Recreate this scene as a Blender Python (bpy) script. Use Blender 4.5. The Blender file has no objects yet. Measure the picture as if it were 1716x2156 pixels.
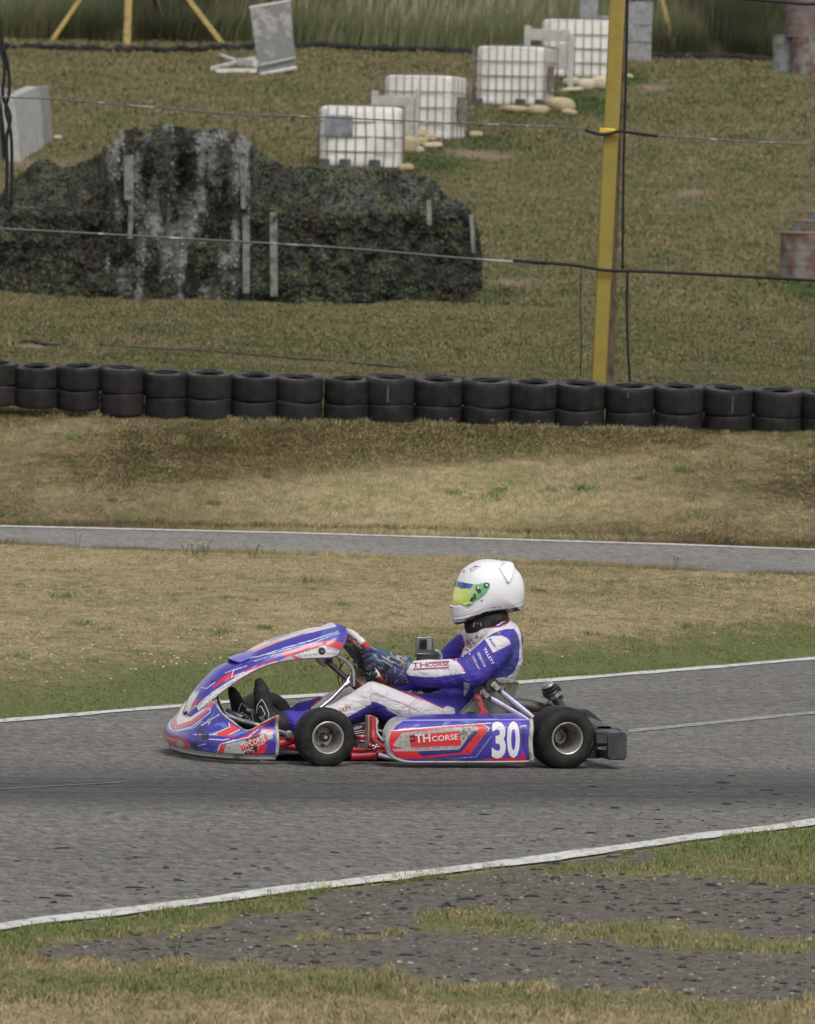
import bpy, bmesh, math, random
import numpy as np
from mathutils import Vector, Matrix, Quaternion, noise as mnoise
from mathutils.bvhtree import BVHTree
random.seed(7); rng = np.random.default_rng(7)
SC = bpy.context.scene; COL = SC.collection
R_ = math.radians
# ---------------------------------------------------------------- camera model (pixel units: 1716 wide)
F_ = 14600.0; H_ = 2.2; PITCH = math.atan(532.5/F_); ROLL = R_(1.5)
CAM = Vector((0, 0, H_))
FW = Vector((0, math.cos(PITCH), -math.sin(PITCH))); U0 = Vector((0, math.sin(PITCH), math.cos(PITCH))); R0 = Vector((1, 0, 0))
RT = math.cos(ROLL)*R0 + math.sin(ROLL)*U0; UP = math.cos(ROLL)*U0 - math.sin(ROLL)*R0
def ray(px, py): px = float(px); py = float(py); return FW + (px-858)/F_*RT + (1077.5-py)/F_*UP
def Pd(px, py, d):
    r = ray(px, py); return CAM + r*(d/r.y)
def G(px, py, z=0.0):
    r = ray(px, py); return CAM + r*((z-H_)/r.z)
def to_px(P):
    v = P - CAM; w = v.dot(FW); return 858+F_*v.dot(RT)/w, 1077.5-F_*v.dot(UP)/w
# crops of the photo used while measuring -> pixel units
def crop(ox, oy, s):
    k = .77367
    return lambda x, y: ((ox+s*x)*k, (oy+s*y)*k)
c1 = crop(430, 1650, .3788); c2 = crop(1000, 1650, .43706); c3 = crop(1150, 1500, .20396); c4 = crop(850, 1650, .2331)
c5 = crop(430, 1850, .2331); c6 = crop(1000, 1900, .26224); c7 = crop(1250, 1800, .27972); c8 = crop(1150, 1640, .17483); c9 = crop(850, 1850, .17483)
a1 = crop(0, 0, .52448); a2 = crop(800, 0, .34965); a3 = crop(1200, 0, .38462); a4 = crop(1700, 0, .30186); a5 = crop(0, 300, .81585)
a6 = crop(0, 850, .64103); a7 = crop(1100, 950, .65152); a8 = crop(1550, 500, .38928); p1 = crop(0, 2000, .64103); p2 = crop(1100, 2000, .65152)
# ---------------------------------------------------------------- kart frame
PSI = R_(16)
KX = Vector((math.cos(PSI), math.sin(PSI), 0)); KY = Vector((-math.sin(PSI), math.cos(PSI), 0))
KO = G(931, 1615.5) + KY*.53
KO.z = 0
def K(p, ky):
    r = ray(*p); t = (ky - (CAM-KO).dot(KY))/r.dot(KY); P = CAM + r*t - KO
    return Vector((P.dot(KX), ky, P.z))
def kworld(v): return KO + KX*v[0] + KY*v[1] + Vector((0, 0, v[2]))
# ---------------------------------------------------------------- numpy noise
def _h(ix, iy, s):
    n = (ix.astype(np.int64)*374761393 + iy.astype(np.int64)*668265263 + s*1442695041) & 0xffffffff
    n = ((n ^ (n >> 13))*1274126177) & 0xffffffff
    return ((n ^ (n >> 16)) & 0xffff)/65535.0
def vn(x, y, s=0):
    x = np.asarray(x, float); y = np.asarray(y, float)
    ix = np.floor(x); iy = np.floor(y); fx = x-ix; fy = y-iy; fx = fx*fx*(3-2*fx); fy = fy*fy*(3-2*fy)
    return (_h(ix, iy, s)*(1-fx)+_h(ix+1, iy, s)*fx)*(1-fy) + (_h(ix, iy+1, s)*(1-fx)+_h(ix+1, iy+1, s)*fx)*fy
def fbm(x, y, s=0, o=4):
    t = 0; a = .5; n = 0
    for k in range(o): t = t+a*vn(x*2**k, y*2**k, s+k*17); n += a; a *= .5
    return t/n
def inpoly(X, Y, poly):
    ins = np.zeros(X.shape, bool); n = len(poly)
    for i in range(n):
        x1, y1 = poly[i]; x2, y2 = poly[(i+1) % n]
        c = ((y1 > Y) != (y2 > Y))
        with np.errstate(divide='ignore', invalid='ignore'): ins ^= c & (X < (x2-x1)*(Y-y1)/(y2-y1+1e-12)+x1)
    return ins
def segdist(X, Y, pts):
    d = np.full(X.shape, 1e9)
    for (x1, y1), (x2, y2) in zip(pts[:-1], pts[1:]):
        dx, dy = x2-x1, y2-y1; t = np.clip(((X-x1)*dx+(Y-y1)*dy)/(dx*dx+dy*dy+1e-9), 0, 1)
        d = np.minimum(d, np.hypot(X-x1-t*dx, Y-y1-t*dy))
    return d
# ---------------------------------------------------------------- mesh builder
class MB:
    def __init__(s): s.v = []; s.f = []
    def add(s, vs, fs):
        o = len(s.v); s.v += [tuple(v) for v in vs]; s.f += [tuple(i+o for i in f) for f in fs]; return s
    def grid(s, rows, closed=False):
        n = len(rows[0]); vs = [p for r in rows for p in r]; fs = []
        for i in range(len(rows)-1):
            for j in range(n if closed else n-1):
                k = (j+1) % n; fs.append((i*n+j, i*n+k, (i+1)*n+k, (i+1)*n+j))
        return s.add(vs, fs)
    def box(s, c, size, rot=None):
        c = Vector(c); vs = []
        for x in (-1, 1):
            for y in (-1, 1):
                for z in (-1, 1):
                    v = Vector((x*size[0]/2, y*size[1]/2, z*size[2]/2))
                    vs.append(c+(rot @ v if rot else v))
        return s.add(vs, [(0, 1, 3, 2), (4, 6, 7, 5), (0, 4, 5, 1), (2, 3, 7, 6), (0, 2, 6, 4), (1, 5, 7, 3)])
    def tube(s, pts, r, seg=10, cap=True):
        pts = [Vector(p) for p in pts]; n = len(pts); rs = r if isinstance(r, (list, tuple)) else [r]*n
        rows = []; up = None
        for i, p in enumerate(pts):
            t = (pts[min(i+1, n-1)]-pts[max(i-1, 0)]).normalized()
            if up is None:
                up = t.orthogonal().normalized()
            a = (up - t*up.dot(t)).normalized(); up = a; b = t.cross(a)
            rows.append([p+(a*math.cos(2*math.pi*k/seg)+b*math.sin(2*math.pi*k/seg))*rs[i] for k in range(seg)])
        o = len(s.v); s.grid(rows, True)
        if cap: s.f.append(tuple(o+k for k in range(seg-1, -1, -1))); s.f.append(tuple(o+(n-1)*seg+k for k in range(seg)))
        return s
    def lathe(s, prof, o=(0, 0, 0), axis='z', seg=48, closed=False):
        o = Vector(o); rows = []
        for r, h in prof:
            row = []
            for k in range(seg):
                a = 2*math.pi*k/seg; x, y = r*math.cos(a), r*math.sin(a)
                row.append(o + (Vector((x, y, h)) if axis == 'z' else Vector((x, h, y)) if axis == 'y' else Vector((h, x, y))))
            rows.append(row)
        if closed: rows.append(rows[0])
        return s.grid(rows, True)
    def prism(s, poly, vec):
        n = len(poly); vec = Vector(vec); a = [Vector(p) for p in poly]
        fs = [tuple(range(n)), tuple(range(2*n-1, n-1, -1))] + [(i, i+n, (i+1) % n+n, (i+1) % n) for i in range(n)]
        return s.add(a+[p+vec for p in a], fs)
    def ico(s, c, r, sub=2, fn=None):
        bm = bmesh.new(); bmesh.ops.create_icosphere(bm, subdivisions=sub, radius=1)
        vs = []
        for v in bm.verts:
            q = v.co.copy()
            if fn: q = fn(q)
            vs.append(Vector((q.x*r[0], q.y*r[1], q.z*r[2]))+Vector(c))
        fs = [tuple(v.index for v in f.verts) for f in bm.faces]; bm.free()
        return s.add(vs, fs)
    def mesh(s, name):
        me = bpy.data.meshes.new(name); me.from_pydata(s.v, [], s.f); me.validate(); me.update(); return me
def limb(mb, pts, rad, side=(0, 1, 0), seg=20, sub=5):
    """rounded tapering limb: rad = list of (side radius, other radius)"""
    P = [Vector(p) for p in pts]; n = len(P); Q = []; RR = []
    for i in range(n-1):
        p0, p1_, p2_, p3 = P[max(i-1, 0)], P[i], P[i+1], P[min(i+2, n-1)]
        for k in range(sub):
            t = k/sub; Q.append(.5*((2*p1_)+(p2_-p0)*t+(2*p0-5*p1_+4*p2_-p3)*t*t+(3*p1_-p0-3*p2_+p3)*t**3))
            u = t*t*(3-2*t); RR.append((rad[i][0]*(1-u)+rad[i+1][0]*u, rad[i][1]*(1-u)+rad[i+1][1]*u))
    Q.append(P[-1]); RR.append(rad[-1]); side = Vector(side); rows = []
    def ring(c, t, ra, rb):
        a = (side - t*side.dot(t)).normalized(); b = t.cross(a)
        return [c+a*(ra*math.cos(2*math.pi*k/seg))+b*(rb*math.sin(2*math.pi*k/seg)) for k in range(seg)]
    m = len(Q)
    T = [(Q[min(i+1, m-1)]-Q[max(i-1, 0)]).normalized() for i in range(m)]
    for k in range(4, 0, -1):
        a = math.pi/2*k/4.2; rr = min(RR[0]); rows.append(ring(Q[0]-T[0]*rr*math.sin(a), T[0], RR[0][0]*math.cos(a), RR[0][1]*math.cos(a)))
    for i in range(m): rows.append(ring(Q[i], T[i], *RR[i]))
    for k in range(1, 5):
        a = math.pi/2*k/4.2; rr = min(RR[-1]); rows.append(ring(Q[-1]+T[-1]*rr*math.sin(a), T[-1], RR[-1][0]*math.cos(a), RR[-1][1]*math.cos(a)))
    o = len(mb.v); mb.grid(rows, True); mb.f.append(tuple(o+k for k in range(seg-1, -1, -1))); mb.f.append(tuple(o+(len(rows)-1)*seg+k for k in range(seg)))
    return mb
def link(name, me, mat, parent=None, smooth=None, bevel=0, solid=0):
    o = bpy.data.objects.new(name, me); COL.objects.link(o)
    for m in (mat if isinstance(mat, (list, tuple)) else [mat]): me.materials.append(m)
    if parent: o.parent = parent
    if smooth is not None:
        me.polygons.foreach_set('use_smooth', [True]*len(me.polygons))
        if smooth < 180: me.set_sharp_from_angle(angle=R_(smooth))
    if solid:
        m = o.modifiers.new('Solidify', 'SOLIDIFY'); m.thickness = solid; m.offset = 0
    if bevel:
        m = o.modifiers.new('Bevel', 'BEVEL'); m.width = bevel; m.segments = 2; m.limit_method = 'ANGLE'; m.angle_limit = R_(40)
        m.harden_normals = False
    return o
def obj(name, mb, mat, parent=None, smooth=35, bevel=0, solid=0): return link(name, mb.mesh(name), mat, parent, smooth, bevel, solid)
def tag(o, label=None, cat=None, group=None, kind=None):
    if label: o['label'] = label
    if cat: o['category'] = cat
    if group: o['group'] = group
    if kind: o['kind'] = kind
    return o
def empty(name, loc=(0, 0, 0), rz=0, label=None, cat=None, group=None):
    o = bpy.data.objects.new(name, None); COL.objects.link(o); o.location = loc; o.rotation_euler = (0, 0, rz); o.empty_display_size = .1
    return tag(o, label, cat, group)
def fuse(mb, voxel, smooth_it=3, fac=.5, sub=1):
    """union of overlapping closed pieces -> one continuous surface"""
    me = mb.mesh('tmp'); o = bpy.data.objects.new('tmp', me); COL.objects.link(o)
    r = o.modifiers.new('r', 'REMESH'); r.mode = 'VOXEL'; r.voxel_size = voxel; r.adaptivity = 0
    if smooth_it: s = o.modifiers.new('s', 'SMOOTH'); s.factor = fac; s.iterations = smooth_it
    if sub: u = o.modifiers.new('u', 'SUBSURF'); u.levels = sub; u.render_levels = sub
    dg = bpy.context.evaluated_depsgraph_get(); m2 = bpy.data.meshes.new_from_object(o.evaluated_get(dg))
    bpy.data.objects.remove(o); bpy.data.meshes.remove(me); return m2
def co(me):
    a = np.empty(len(me.vertices)*3, np.float32); me.vertices.foreach_get('co', a); return a.reshape(-1, 3).astype(float)
def setco(me, a): me.vertices.foreach_set('co', a.astype(np.float32).ravel()); me.update()
def nrm(me):
    a = np.empty(len(me.vertices)*3, np.float32); me.vertices.foreach_get('normal', a); return a.reshape(-1, 3).astype(float)
# ---------------------------------------------------------------- materials
def newmat(name):
    m = bpy.data.materials.new(name); m.use_nodes = True; nt = m.node_tree; b = nt.nodes['Principled BSDF']; return m, nt, b
def N(nt, t, **kw):
    n = nt.nodes.new(t)
    for k, v in kw.items():
        if k in n.inputs: n.inputs[k].default_value = v
        else: setattr(n, k, v)
    return n
def L(nt, a, b): nt.links.new(a, b)
def mixc(nt, fac, a, b, mode='MIX'):
    n = nt.nodes.new('ShaderNodeMix'); n.data_type = 'RGBA'; n.blend_type = mode
    for s, v in ((n.inputs[0], fac), (n.inputs[6], a), (n.inputs[7], b)):
        if hasattr(v, 'is_linked'): nt.links.new(v, s)
        elif isinstance(v, (int, float)): s.default_value = v
        else: s.default_value = (*v, 1) if len(v) == 3 else v
    return n.outputs[2]
def ramp(nt, src, p):
    n = nt.nodes.new('ShaderNodeValToRGB'); e = n.color_ramp.elements
    for i, (pos, c) in enumerate(p):
        x = e[i] if i < 2 else e.new(pos)
        x.position = pos; x.color = (c, c, c, 1) if isinstance(c, (int, float)) else (*c, 1)
    nt.links.new(src, n.inputs[0]); return n.outputs[0]
def noise_n(nt, vec, scale, detail=4, rough=.6, dist=0):
    n = N(nt, 'ShaderNodeTexNoise', Scale=scale, Detail=detail, Roughness=rough, Distortion=dist)
    if vec is not None: L(nt, vec, n.inputs['Vector'])
    return n.outputs['Fac']
def mapping(nt, src, rot=(0, 0, 0), scale=(1, 1, 1)):
    n = nt.nodes.new('ShaderNodeMapping'); n.inputs['Rotation'].default_value = rot; n.inputs['Scale'].default_value = scale
    L(nt, src, n.inputs[0]); return n.outputs[0]
def bump(nt, b, h, dist=.002, strength=1):
    n = N(nt, 'ShaderNodeBump', Distance=dist, Strength=strength); L(nt, h, n.inputs['Height']); L(nt, n.outputs[0], b.inputs['Normal'])
def simple(name, c, rough=.5, metal=0, c2_=None, scale=20, lo=.45, hi=.65, bmp=0, coat=0, bscale=None):
    """base colour with a second colour worn in through noise"""
    m, nt, b = newmat(name); b.inputs['Roughness'].default_value = rough; b.inputs['Metallic'].default_value = metal
    b.inputs['Base Color'].default_value = (*c, 1); b.inputs['Coat Weight'].default_value = coat; b.inputs['Coat Roughness'].default_value = .15
    if rough >= .58 and metal == 0 and max(c) < .2: b.inputs['Specular IOR Level'].default_value = .22
    tc = nt.nodes.new('ShaderNodeTexCoord').outputs['Object']
    if c2_ is not None:
        L(nt, mixc(nt, ramp(nt, noise_n(nt, tc, scale, 6, .65), [(lo, 0), (hi, 1)]), c, c2_), b.inputs['Base Color'])
    if bmp: bump(nt, b, noise_n(nt, tc, bscale or scale*4, 4), bmp)
    return m
def attrmat(name, rough=.4, coat=0, dirt=.25, dirtc=(.09, .08, .075), dscale=9, wrinkle=0, weave=0, metal=0, attr='Col'):
    """colour from the painted pattern of the part, with dust and scuffs over it"""
    m, nt, b = newmat(name); b.inputs['Roughness'].default_value = rough; b.inputs['Coat Weight'].default_value = coat; b.inputs['Metallic'].default_value = metal
    a = nt.nodes.new('ShaderNodeAttribute'); a.attribute_name = attr
    tc = nt.nodes.new('ShaderNodeTexCoord').outputs['Object']
    f = ramp(nt, noise_n(nt, tc, dscale, 8, .72), [(.5, 0), (.8, dirt)])
    L(nt, mixc(nt, f, a.outputs['Color'], dirtc), b.inputs['Base Color'])
    if wrinkle:
        h = noise_n(nt, mapping(nt, tc, (0, .5, 0), (1, .5, 2.2)), wrinkle, 3, .5, .8)
        bump(nt, b, h, .02, .55)
    elif weave: bump(nt, b, noise_n(nt, tc, weave, 3), .002, .5)
    return m
GRASS_G = None
def grass_colour(nt, is_ground):
    """dry/green patches from world position; shared by the blades and the soil under them"""
    geo = nt.nodes.new('ShaderNodeNewGeometry').outputs['Position']
    sep = nt.nodes.new('ShaderNodeSeparateXYZ'); L(nt, geo, sep.inputs[0]); cmb = nt.nodes.new('ShaderNodeCombineXYZ'); L(nt, sep.outputs[0], cmb.inputs[0]); L(nt, sep.outputs[1], cmb.inputs[1])
    pos = cmb.outputs[0]
    g = nt.nodes.new('ShaderNodeAttribute'); g.attribute_name = 'green'
    n1 = noise_n(nt, mapping(nt, pos, (0, 0, 0), (.8, 1, 1)), .9, 6, .7)
    n2 = noise_n(nt, mapping(nt, pos, (0, 0, .05), (1, .75, 1)), 3.0, 5, .75)
    n3 = noise_n(nt, mapping(nt, pos, (0, 0, -.03), (2.0, 1.0, 1)), 5.0, 5, .8)
    def mad(x, k, add):
        m = N(nt, 'ShaderNodeMath', operation='MULTIPLY_ADD'); L(nt, x, m.inputs[0]); m.inputs[1].default_value = k
        if isinstance(add, (int, float)): m.inputs[2].default_value = add
        else: L(nt, add, m.inputs[2])
        return m.outputs[0]
    f = mad(n3, 1.25, mad(n2, .75, mad(n1, .4, -.625))); f = mad(g.outputs['Fac'], 1.0, f)
    if not is_ground:
        r = nt.nodes.new('ShaderNodeAttribute'); r.attribute_name = 'rnd'; f = mad(r.outputs['Fac'], .36, f)
    return f, pos, n1
# ================================================================ TERRAIN
def line_at(pts, z=0.0, ext=()):
    q = sorted([(G(x, y, z).x, G(x, y, z).y) for x, y in pts]+list(ext)); xs = np.array([a for a, _ in q]); ys = np.array([b for _, b in q])
    return lambda x: np.interp(x, xs, ys)
ZR = .29
far_pts = [(-60, 1523), (0, 1517), (350, 1487), (600, 1467), (858, 1449), (1100, 1436), (1400, 1412), (1716, 1385), (1760, 1381)]
yA = line_at(far_pts, 0, ((-6, 28), (-70, 20), (3.2, 40.3), (6, 41.3), (70, 42)))
near_pts = [p1(0, 838), p1(150, 812), p1(300, 796), p1(600, 762), p1(900, 722), p1(1200, 680), p1(1500, 644), p1(1716, 618), p2(300, 570), p2(600, 532), p2(900, 493), p2(1200, 449), p2(1500, 410), p2(1716, 382)]
yN = line_at(near_pts, 0, ((-2.4, 20.3), (-6, 15), (-70, 6), (2.6, 29.3), (6, 33), (70, 34)))
yB = line_at([(0, 1148), (350, 1163), (858, 1180), (1150, 1192), (1716, 1215)], ZR, ((-6, 46.3), (-70, 46.6), (6, 43.1), (70, 43)))
yC = line_at([(0, 1110), (600, 1124), (1100, 1139), (1400, 1148), (1716, 1160)], ZR, ((-6, 48.6), (-70, 49), (6, 46.9), (70, 46.8)))
def yW(x): return np.interp(x, [-70, -8, 8, 70], [53.6, 52.6, 51.4, 50.5])
KN = [(54.2, 1.26), (62, 1.42), (75, 1.74), (86, 2.46), (98, 3.47), (110, 4.57), (124, 5.94), (140, 7.2), (165, 9.4), (200, 13), (300, 16), (900, 18)]
def zhill(x, y):
    """height of the ground; x, y arrays"""
    x = np.asarray(x, float); y = np.asarray(y, float)
    A = yA(x)+.25; B = yB(x)-.45; C = yC(x)+.3; W = yW(x)
    z = np.zeros_like(y)
    def seg(y0, z0, y1, z1):
        nonlocal z
        t = np.clip((y-y0)/np.maximum(y1-y0, .01), 0, 1); z = np.where(y >= y0, z0+(z1-z0)*t, z)
    seg(A, 0, B, ZR+.03); seg(B, ZR+.03, B+.2, ZR); seg(B+.2, ZR, C, ZR); seg(C, ZR, C+.25, ZR+.05); seg(C+.25, ZR+.05, W-.25, .96); seg(W-.25, .96, W+.5, 1.0)
    py, pz = W+.5, 1.0
    for ky, kz in KN: seg(py, pz, ky, kz); py, pz = ky, kz
    verge = np.clip((y-A-.1)/1.5, 0, 1)*np.clip((B-y)/1.0, 0, 1); bank = np.clip((y-C-.4)/1, 0, 1)*np.clip((W-.4-y)/1, 0, 1); hill = np.clip((y-W-1)/12, 0, 1)
    z = z + verge*.05*(fbm(x*.9, y*.5, 3)-.5) + bank*.03*(fbm(x*.6, y*1.1, 4)-.5) + hill*(.35*(fbm(x*.22, y*.12, 5)-.5)+.12*(fbm(x*.9, y*.5, 6)-.5))
    return z
def zt(x, y): return float(zhill(np.array([x]), np.array([y]))[0])
def GT(p, d0=44, d1=260):
    """where the sight line through a pixel meets the ground beyond d0"""
    r = ray(*p); ds = np.arange(d0, d1, .1); X = CAM.x+r.x*ds/r.y; Z = H_+r.z*ds/r.y; g = zhill(X, ds); i = np.argmax(g >= Z)
    if not (g >= Z).any(): i = len(ds)-1
    return Vector((X[i], ds[i], float(g[i])))
# foreground patches (bare gravelly ground between tufts), outlined on the ground itself
def gp(f, pts): return [(G(*f(*p)).x, G(*f(*p)).y) for p in pts]
dirt_polys = [gp(p1, [(120, 905), (330, 862), (560, 842), (800, 832), (960, 790), (1300, 752), (1716, 700), (1716, 830), (1690, 840), (1330, 838), (1160, 870), (1240, 960), (820, 965), (250, 948)]),
  gp(p2, [(-10, 655), (250, 650), (520, 590), (760, 572), (1000, 578), (1290, 610), (1500, 622), (1800, 655), (1800, 868), (1500, 838), (1250, 800), (900, 792), (560, 768), (230, 728), (100, 742), (-10, 770)]),
  gp(p2, [(-10, 800), (250, 822), (500, 838), (900, 868), (1300, 892), (1800, 912), (1800, 1140), (1300, 1118), (1000, 1088), (820, 1092), (620, 1035), (400, 1030), (-10, 1010)]),
  gp(p1, [(1150, 880), (1716, 850), (1716, 1012), (1450, 975), (1200, 965)])]
def dirtness(x, y):
    wx = x+.14*(fbm(x*7, y*3, 21)-.5); wy = y+.8*(fbm(x*6+9, y*2, 22)-.5)
    d = np.zeros(np.shape(x), bool)
    for p in dirt_polys: d |= inpoly(wx, wy, p)
    e = yN(x)-y; d |= (e > .03) & (e < 1.6) & (fbm(x*4.5+3, y*1.6, 24, 3) < np.where(x > -.6, .50, .36)) & (x < .95)
    return d.astype(float)
def greenness(x, y):
    A = yA(x); Bm = yB(x); W = yW(x); Nn = yN(x)
    g = np.zeros(np.shape(y))
    v = (y-A)
    g += np.where((v > 0) & (y < Bm), np.clip(1.3-v/np.where(x < .3, 2.8, 1.7), 0, 1)*.56-.04, 0)
    g += np.where(y < Nn, np.clip(1-(Nn-y)/1.2, 0, 1)*.20+.12+.20*np.clip((y-20.2)/.5, 0, 1), 0)
    g += np.where((y > W-.3) & (y < W+.4), .10, 0)
    g += np.where((y > W+.6), .20+.05*np.clip((72-y)/15, 0, 1), 0)+np.where(y > 125, .04, 0)
    for cx, cy, rx, ry, a in GREEN_SPOTS: g += a*np.exp(-((x-cx)/rx)**2-((y-cy)/ry)**2)
    g += np.where((v > 0) & (y < W), .11, 0)
    return g + np.where((y > Bm) & (y < W), .08, .22)*(fbm(x*1.7, y*.7, 31)-.5)
GREEN_SPOTS = []
for p, rx, ry, a in (((905, 345), .45, 2.2, .75), ((1010, 305), .5, 2.5, .5), ((1225, 215), .5, 2.2, .8), ((1290, 235), .3, 2, .5), ((1340, 175), .2, 1.5, .7), ((1110, 245), .6, 1.5, .5), ((1690, 610), .4, 2, .6), ((1040, 620), .3, 2, .4)):
    q = GT(p); GREEN_SPOTS.append((q.x, q.y, rx, ry, a*.5))
BARE = []
for p, rx, ry in (((1000, 325), .5, .9), ((80, 345), .5, .8), ((1370, 185), .4, 1.0), ((1460, 405), .35, .6), ((1080, 600), .3, .7), ((70, 730), .3, .6), ((1040, 330), .35, .6)):
    q = GT(p); BARE.append((q.x, q.y, rx, ry))
def bareness(x, y):
    b = np.zeros(np.shape(y))
    for cx, cy, rx, ry in BARE: b = np.maximum(b, np.exp(-((x-cx)/rx)**2-((y-cy)/ry)**2))
    return b
# ground sheet: rows follow the knots so that roads lie flush
def xs_cols():
    a = list(np.arange(-5, 5.001, .08)); b = [5.5, 6, 7, 8, 10, 12, 15, 20, 30, 45, 70]
    return np.array([-v for v in b[::-1]]+a+b)
def ground_sheet():
    X = xs_cols(); rows = []
    ks = [lambda x: 0*x+1.0, lambda x: 0*x+5.5, yN, yA, lambda x: yA(x)+.25, lambda x: yB(x)-.45, lambda x: yB(x)-.25, lambda x: yC(x)+.3, lambda x: yC(x)+.55, lambda x: yW(x)-.25, lambda x: yW(x)+.5] + [(lambda x, k=k: 0*x+k[0]) for k in KN]
    nsub = [2, 130, 40, 3, 60, 3, 8, 2, 34, 6, 12, 16, 30, 24, 26, 26, 30, 12, 12, 10, 10, 6]
    for i in range(len(ks)-1):
        n = nsub[i]
        for j in range(n): rows.append(ks[i](X)*(1-j/n)+ks[i+1](X)*(j/n))
    rows.append(ks[-1](X)); Y = np.array(rows); XX = np.broadcast_to(X, Y.shape); Z = zhill(XX, Y)
    n, m = Y.shape; V = np.stack([XX, Y, Z], -1).reshape(-1, 3)
    idx = np.arange(n*m).reshape(n, m); Fq = np.stack([idx[:-1, :-1], idx[:-1, 1:], idx[1:, 1:], idx[1:, :-1]], -1).reshape(-1, 4)
    return V, Fq
def npmesh(name, V, Fq, attrs=()):
    me = bpy.data.meshes.new(name); k = Fq.shape[1]
    me.vertices.add(len(V)); me.vertices.foreach_set('co', V.astype(np.float32).ravel())
    me.loops.add(Fq.size); me.loops.foreach_set('vertex_index', Fq.astype(np.int32).ravel())
    me.polygons.add(len(Fq)); me.polygons.foreach_set('loop_start', np.arange(0, Fq.size, k, dtype=np.int32))
    me.update(calc_edges=True)
    for nm, a in attrs:
        at = me.attributes.new(nm, 'FLOAT', 'POINT'); at.data.foreach_set('value', a.astype(np.float32))
    return me
# ---- materials of the setting
def ground_mat():
    m, nt, b = newmat('ground_soil'); b.inputs['Roughness'].default_value = .95; b.inputs['Specular IOR Level'].default_value = .1
    f, pos, n1 = grass_colour(nt, True)
    c = ramp(nt, f, [(.40, (.42, .33, .20)), (.60, (.33, .265, .152)), (.80, (.215, .19, .098)), (1.0, (.14, .15, .06))])
    d = nt.nodes.new('ShaderNodeAttribute'); d.attribute_name = 'dirt'
    s = noise_n(nt, mapping(nt, pos, (0, 0, 0), (1.5, .6, 1)), 14, 7, .85); dc = ramp(nt, s, [(.3, (.055, .052, .047)), (.5, (.142, .127, .108)), (.7, (.215, .193, .163))])
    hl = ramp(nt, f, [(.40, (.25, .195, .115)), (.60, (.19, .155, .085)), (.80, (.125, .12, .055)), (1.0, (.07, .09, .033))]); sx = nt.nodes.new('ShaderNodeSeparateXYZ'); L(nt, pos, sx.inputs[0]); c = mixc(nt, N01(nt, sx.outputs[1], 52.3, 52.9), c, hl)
    ba = nt.nodes.new('ShaderNodeAttribute'); ba.attribute_name = 'bare'; c = mixc(nt, ba.outputs['Fac'], c, (.24, .18, .135)); c2_ = mixc(nt, d.outputs['Fac'], c, dc)
    fine = noise_n(nt, mapping(nt, pos, (0, 0, 0), (1.3, .7, 1)), 16, 5, .85); c3_ = mixc(nt, .95, c2_, ramp(nt, fine, [(.36, .68), (.62, 1.2)]), 'MULTIPLY')
    L(nt, c3_, b.inputs['Base Color']); bump(nt, b, fine, .03, .8); return m
def asphalt_mat(name, band, tone=1.0):
    m, nt, b = newmat(name); b.inputs['Roughness'].default_value = .82; b.inputs['Specular IOR Level'].default_value = .3
    geo = nt.nodes.new('ShaderNodeNewGeometry').outputs['Position']
    rotv = mapping(nt, geo, (0, 0, -PSI if band else .05), (1, 1, 1))
    streak = noise_n(nt, mapping(nt, rotv, scale=(1.2, 7, 1)), 3.0, 8, .75)
    grain = noise_n(nt, mapping(nt, rotv, scale=(1.3, .8, 1)), 13, 6, .9)
    big = noise_n(nt, geo, .7, 4, .6)
    st = noise_n(nt, mapping(nt, rotv, scale=(2.4, 1, 1)), 9, 6, .92)
    c = mixc(nt, ramp(nt, streak, [(.3, 0), (.7, 1)]), (.13*tone, .122*tone, .110*tone), (.235*tone, .222*tone, .202*tone))
    c = mixc(nt, ramp(nt, grain, [(.36, .85), (.5, .0)]), c, (.035, .035, .035))
    c = mixc(nt, ramp(nt, st, [(.38, .9), (.48, 0)]), c, (.04, .04, .04)); c = mixc(nt, ramp(nt, st, [(.51, 0), (.63, .7)]), c, (.33, .32, .30))
    c = mixc(nt, .6, c, ramp(nt, big, [(.3, .75), (.7, 1.15)]), 'MULTIPLY')
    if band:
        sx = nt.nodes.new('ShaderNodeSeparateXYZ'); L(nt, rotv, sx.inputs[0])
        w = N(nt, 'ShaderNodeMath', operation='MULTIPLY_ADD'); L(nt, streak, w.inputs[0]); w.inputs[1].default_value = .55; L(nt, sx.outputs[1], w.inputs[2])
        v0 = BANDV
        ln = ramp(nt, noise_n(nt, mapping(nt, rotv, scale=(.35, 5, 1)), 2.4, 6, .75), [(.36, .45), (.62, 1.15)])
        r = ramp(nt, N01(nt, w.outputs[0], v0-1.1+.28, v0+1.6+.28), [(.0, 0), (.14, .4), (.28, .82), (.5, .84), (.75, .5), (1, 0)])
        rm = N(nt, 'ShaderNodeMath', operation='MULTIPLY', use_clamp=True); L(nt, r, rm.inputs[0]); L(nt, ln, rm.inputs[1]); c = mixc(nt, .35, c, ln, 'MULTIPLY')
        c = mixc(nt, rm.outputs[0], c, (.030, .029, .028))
    L(nt, c, b.inputs['Base Color']); bump(nt, b, grain, .006, .7); return m
def N01(nt, src, a, b_):
    n = nt.nodes.new('ShaderNodeMapRange'); n.inputs[1].default_value = a; n.inputs[2].default_value = b_; L(nt, src, n.inputs[0]); return n.outputs[0]
_q = G(858, 1665); BANDV = (Matrix.Rotation(-PSI, 3, 'Z') @ Vector((_q.x, _q.y, 0))).y
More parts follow.
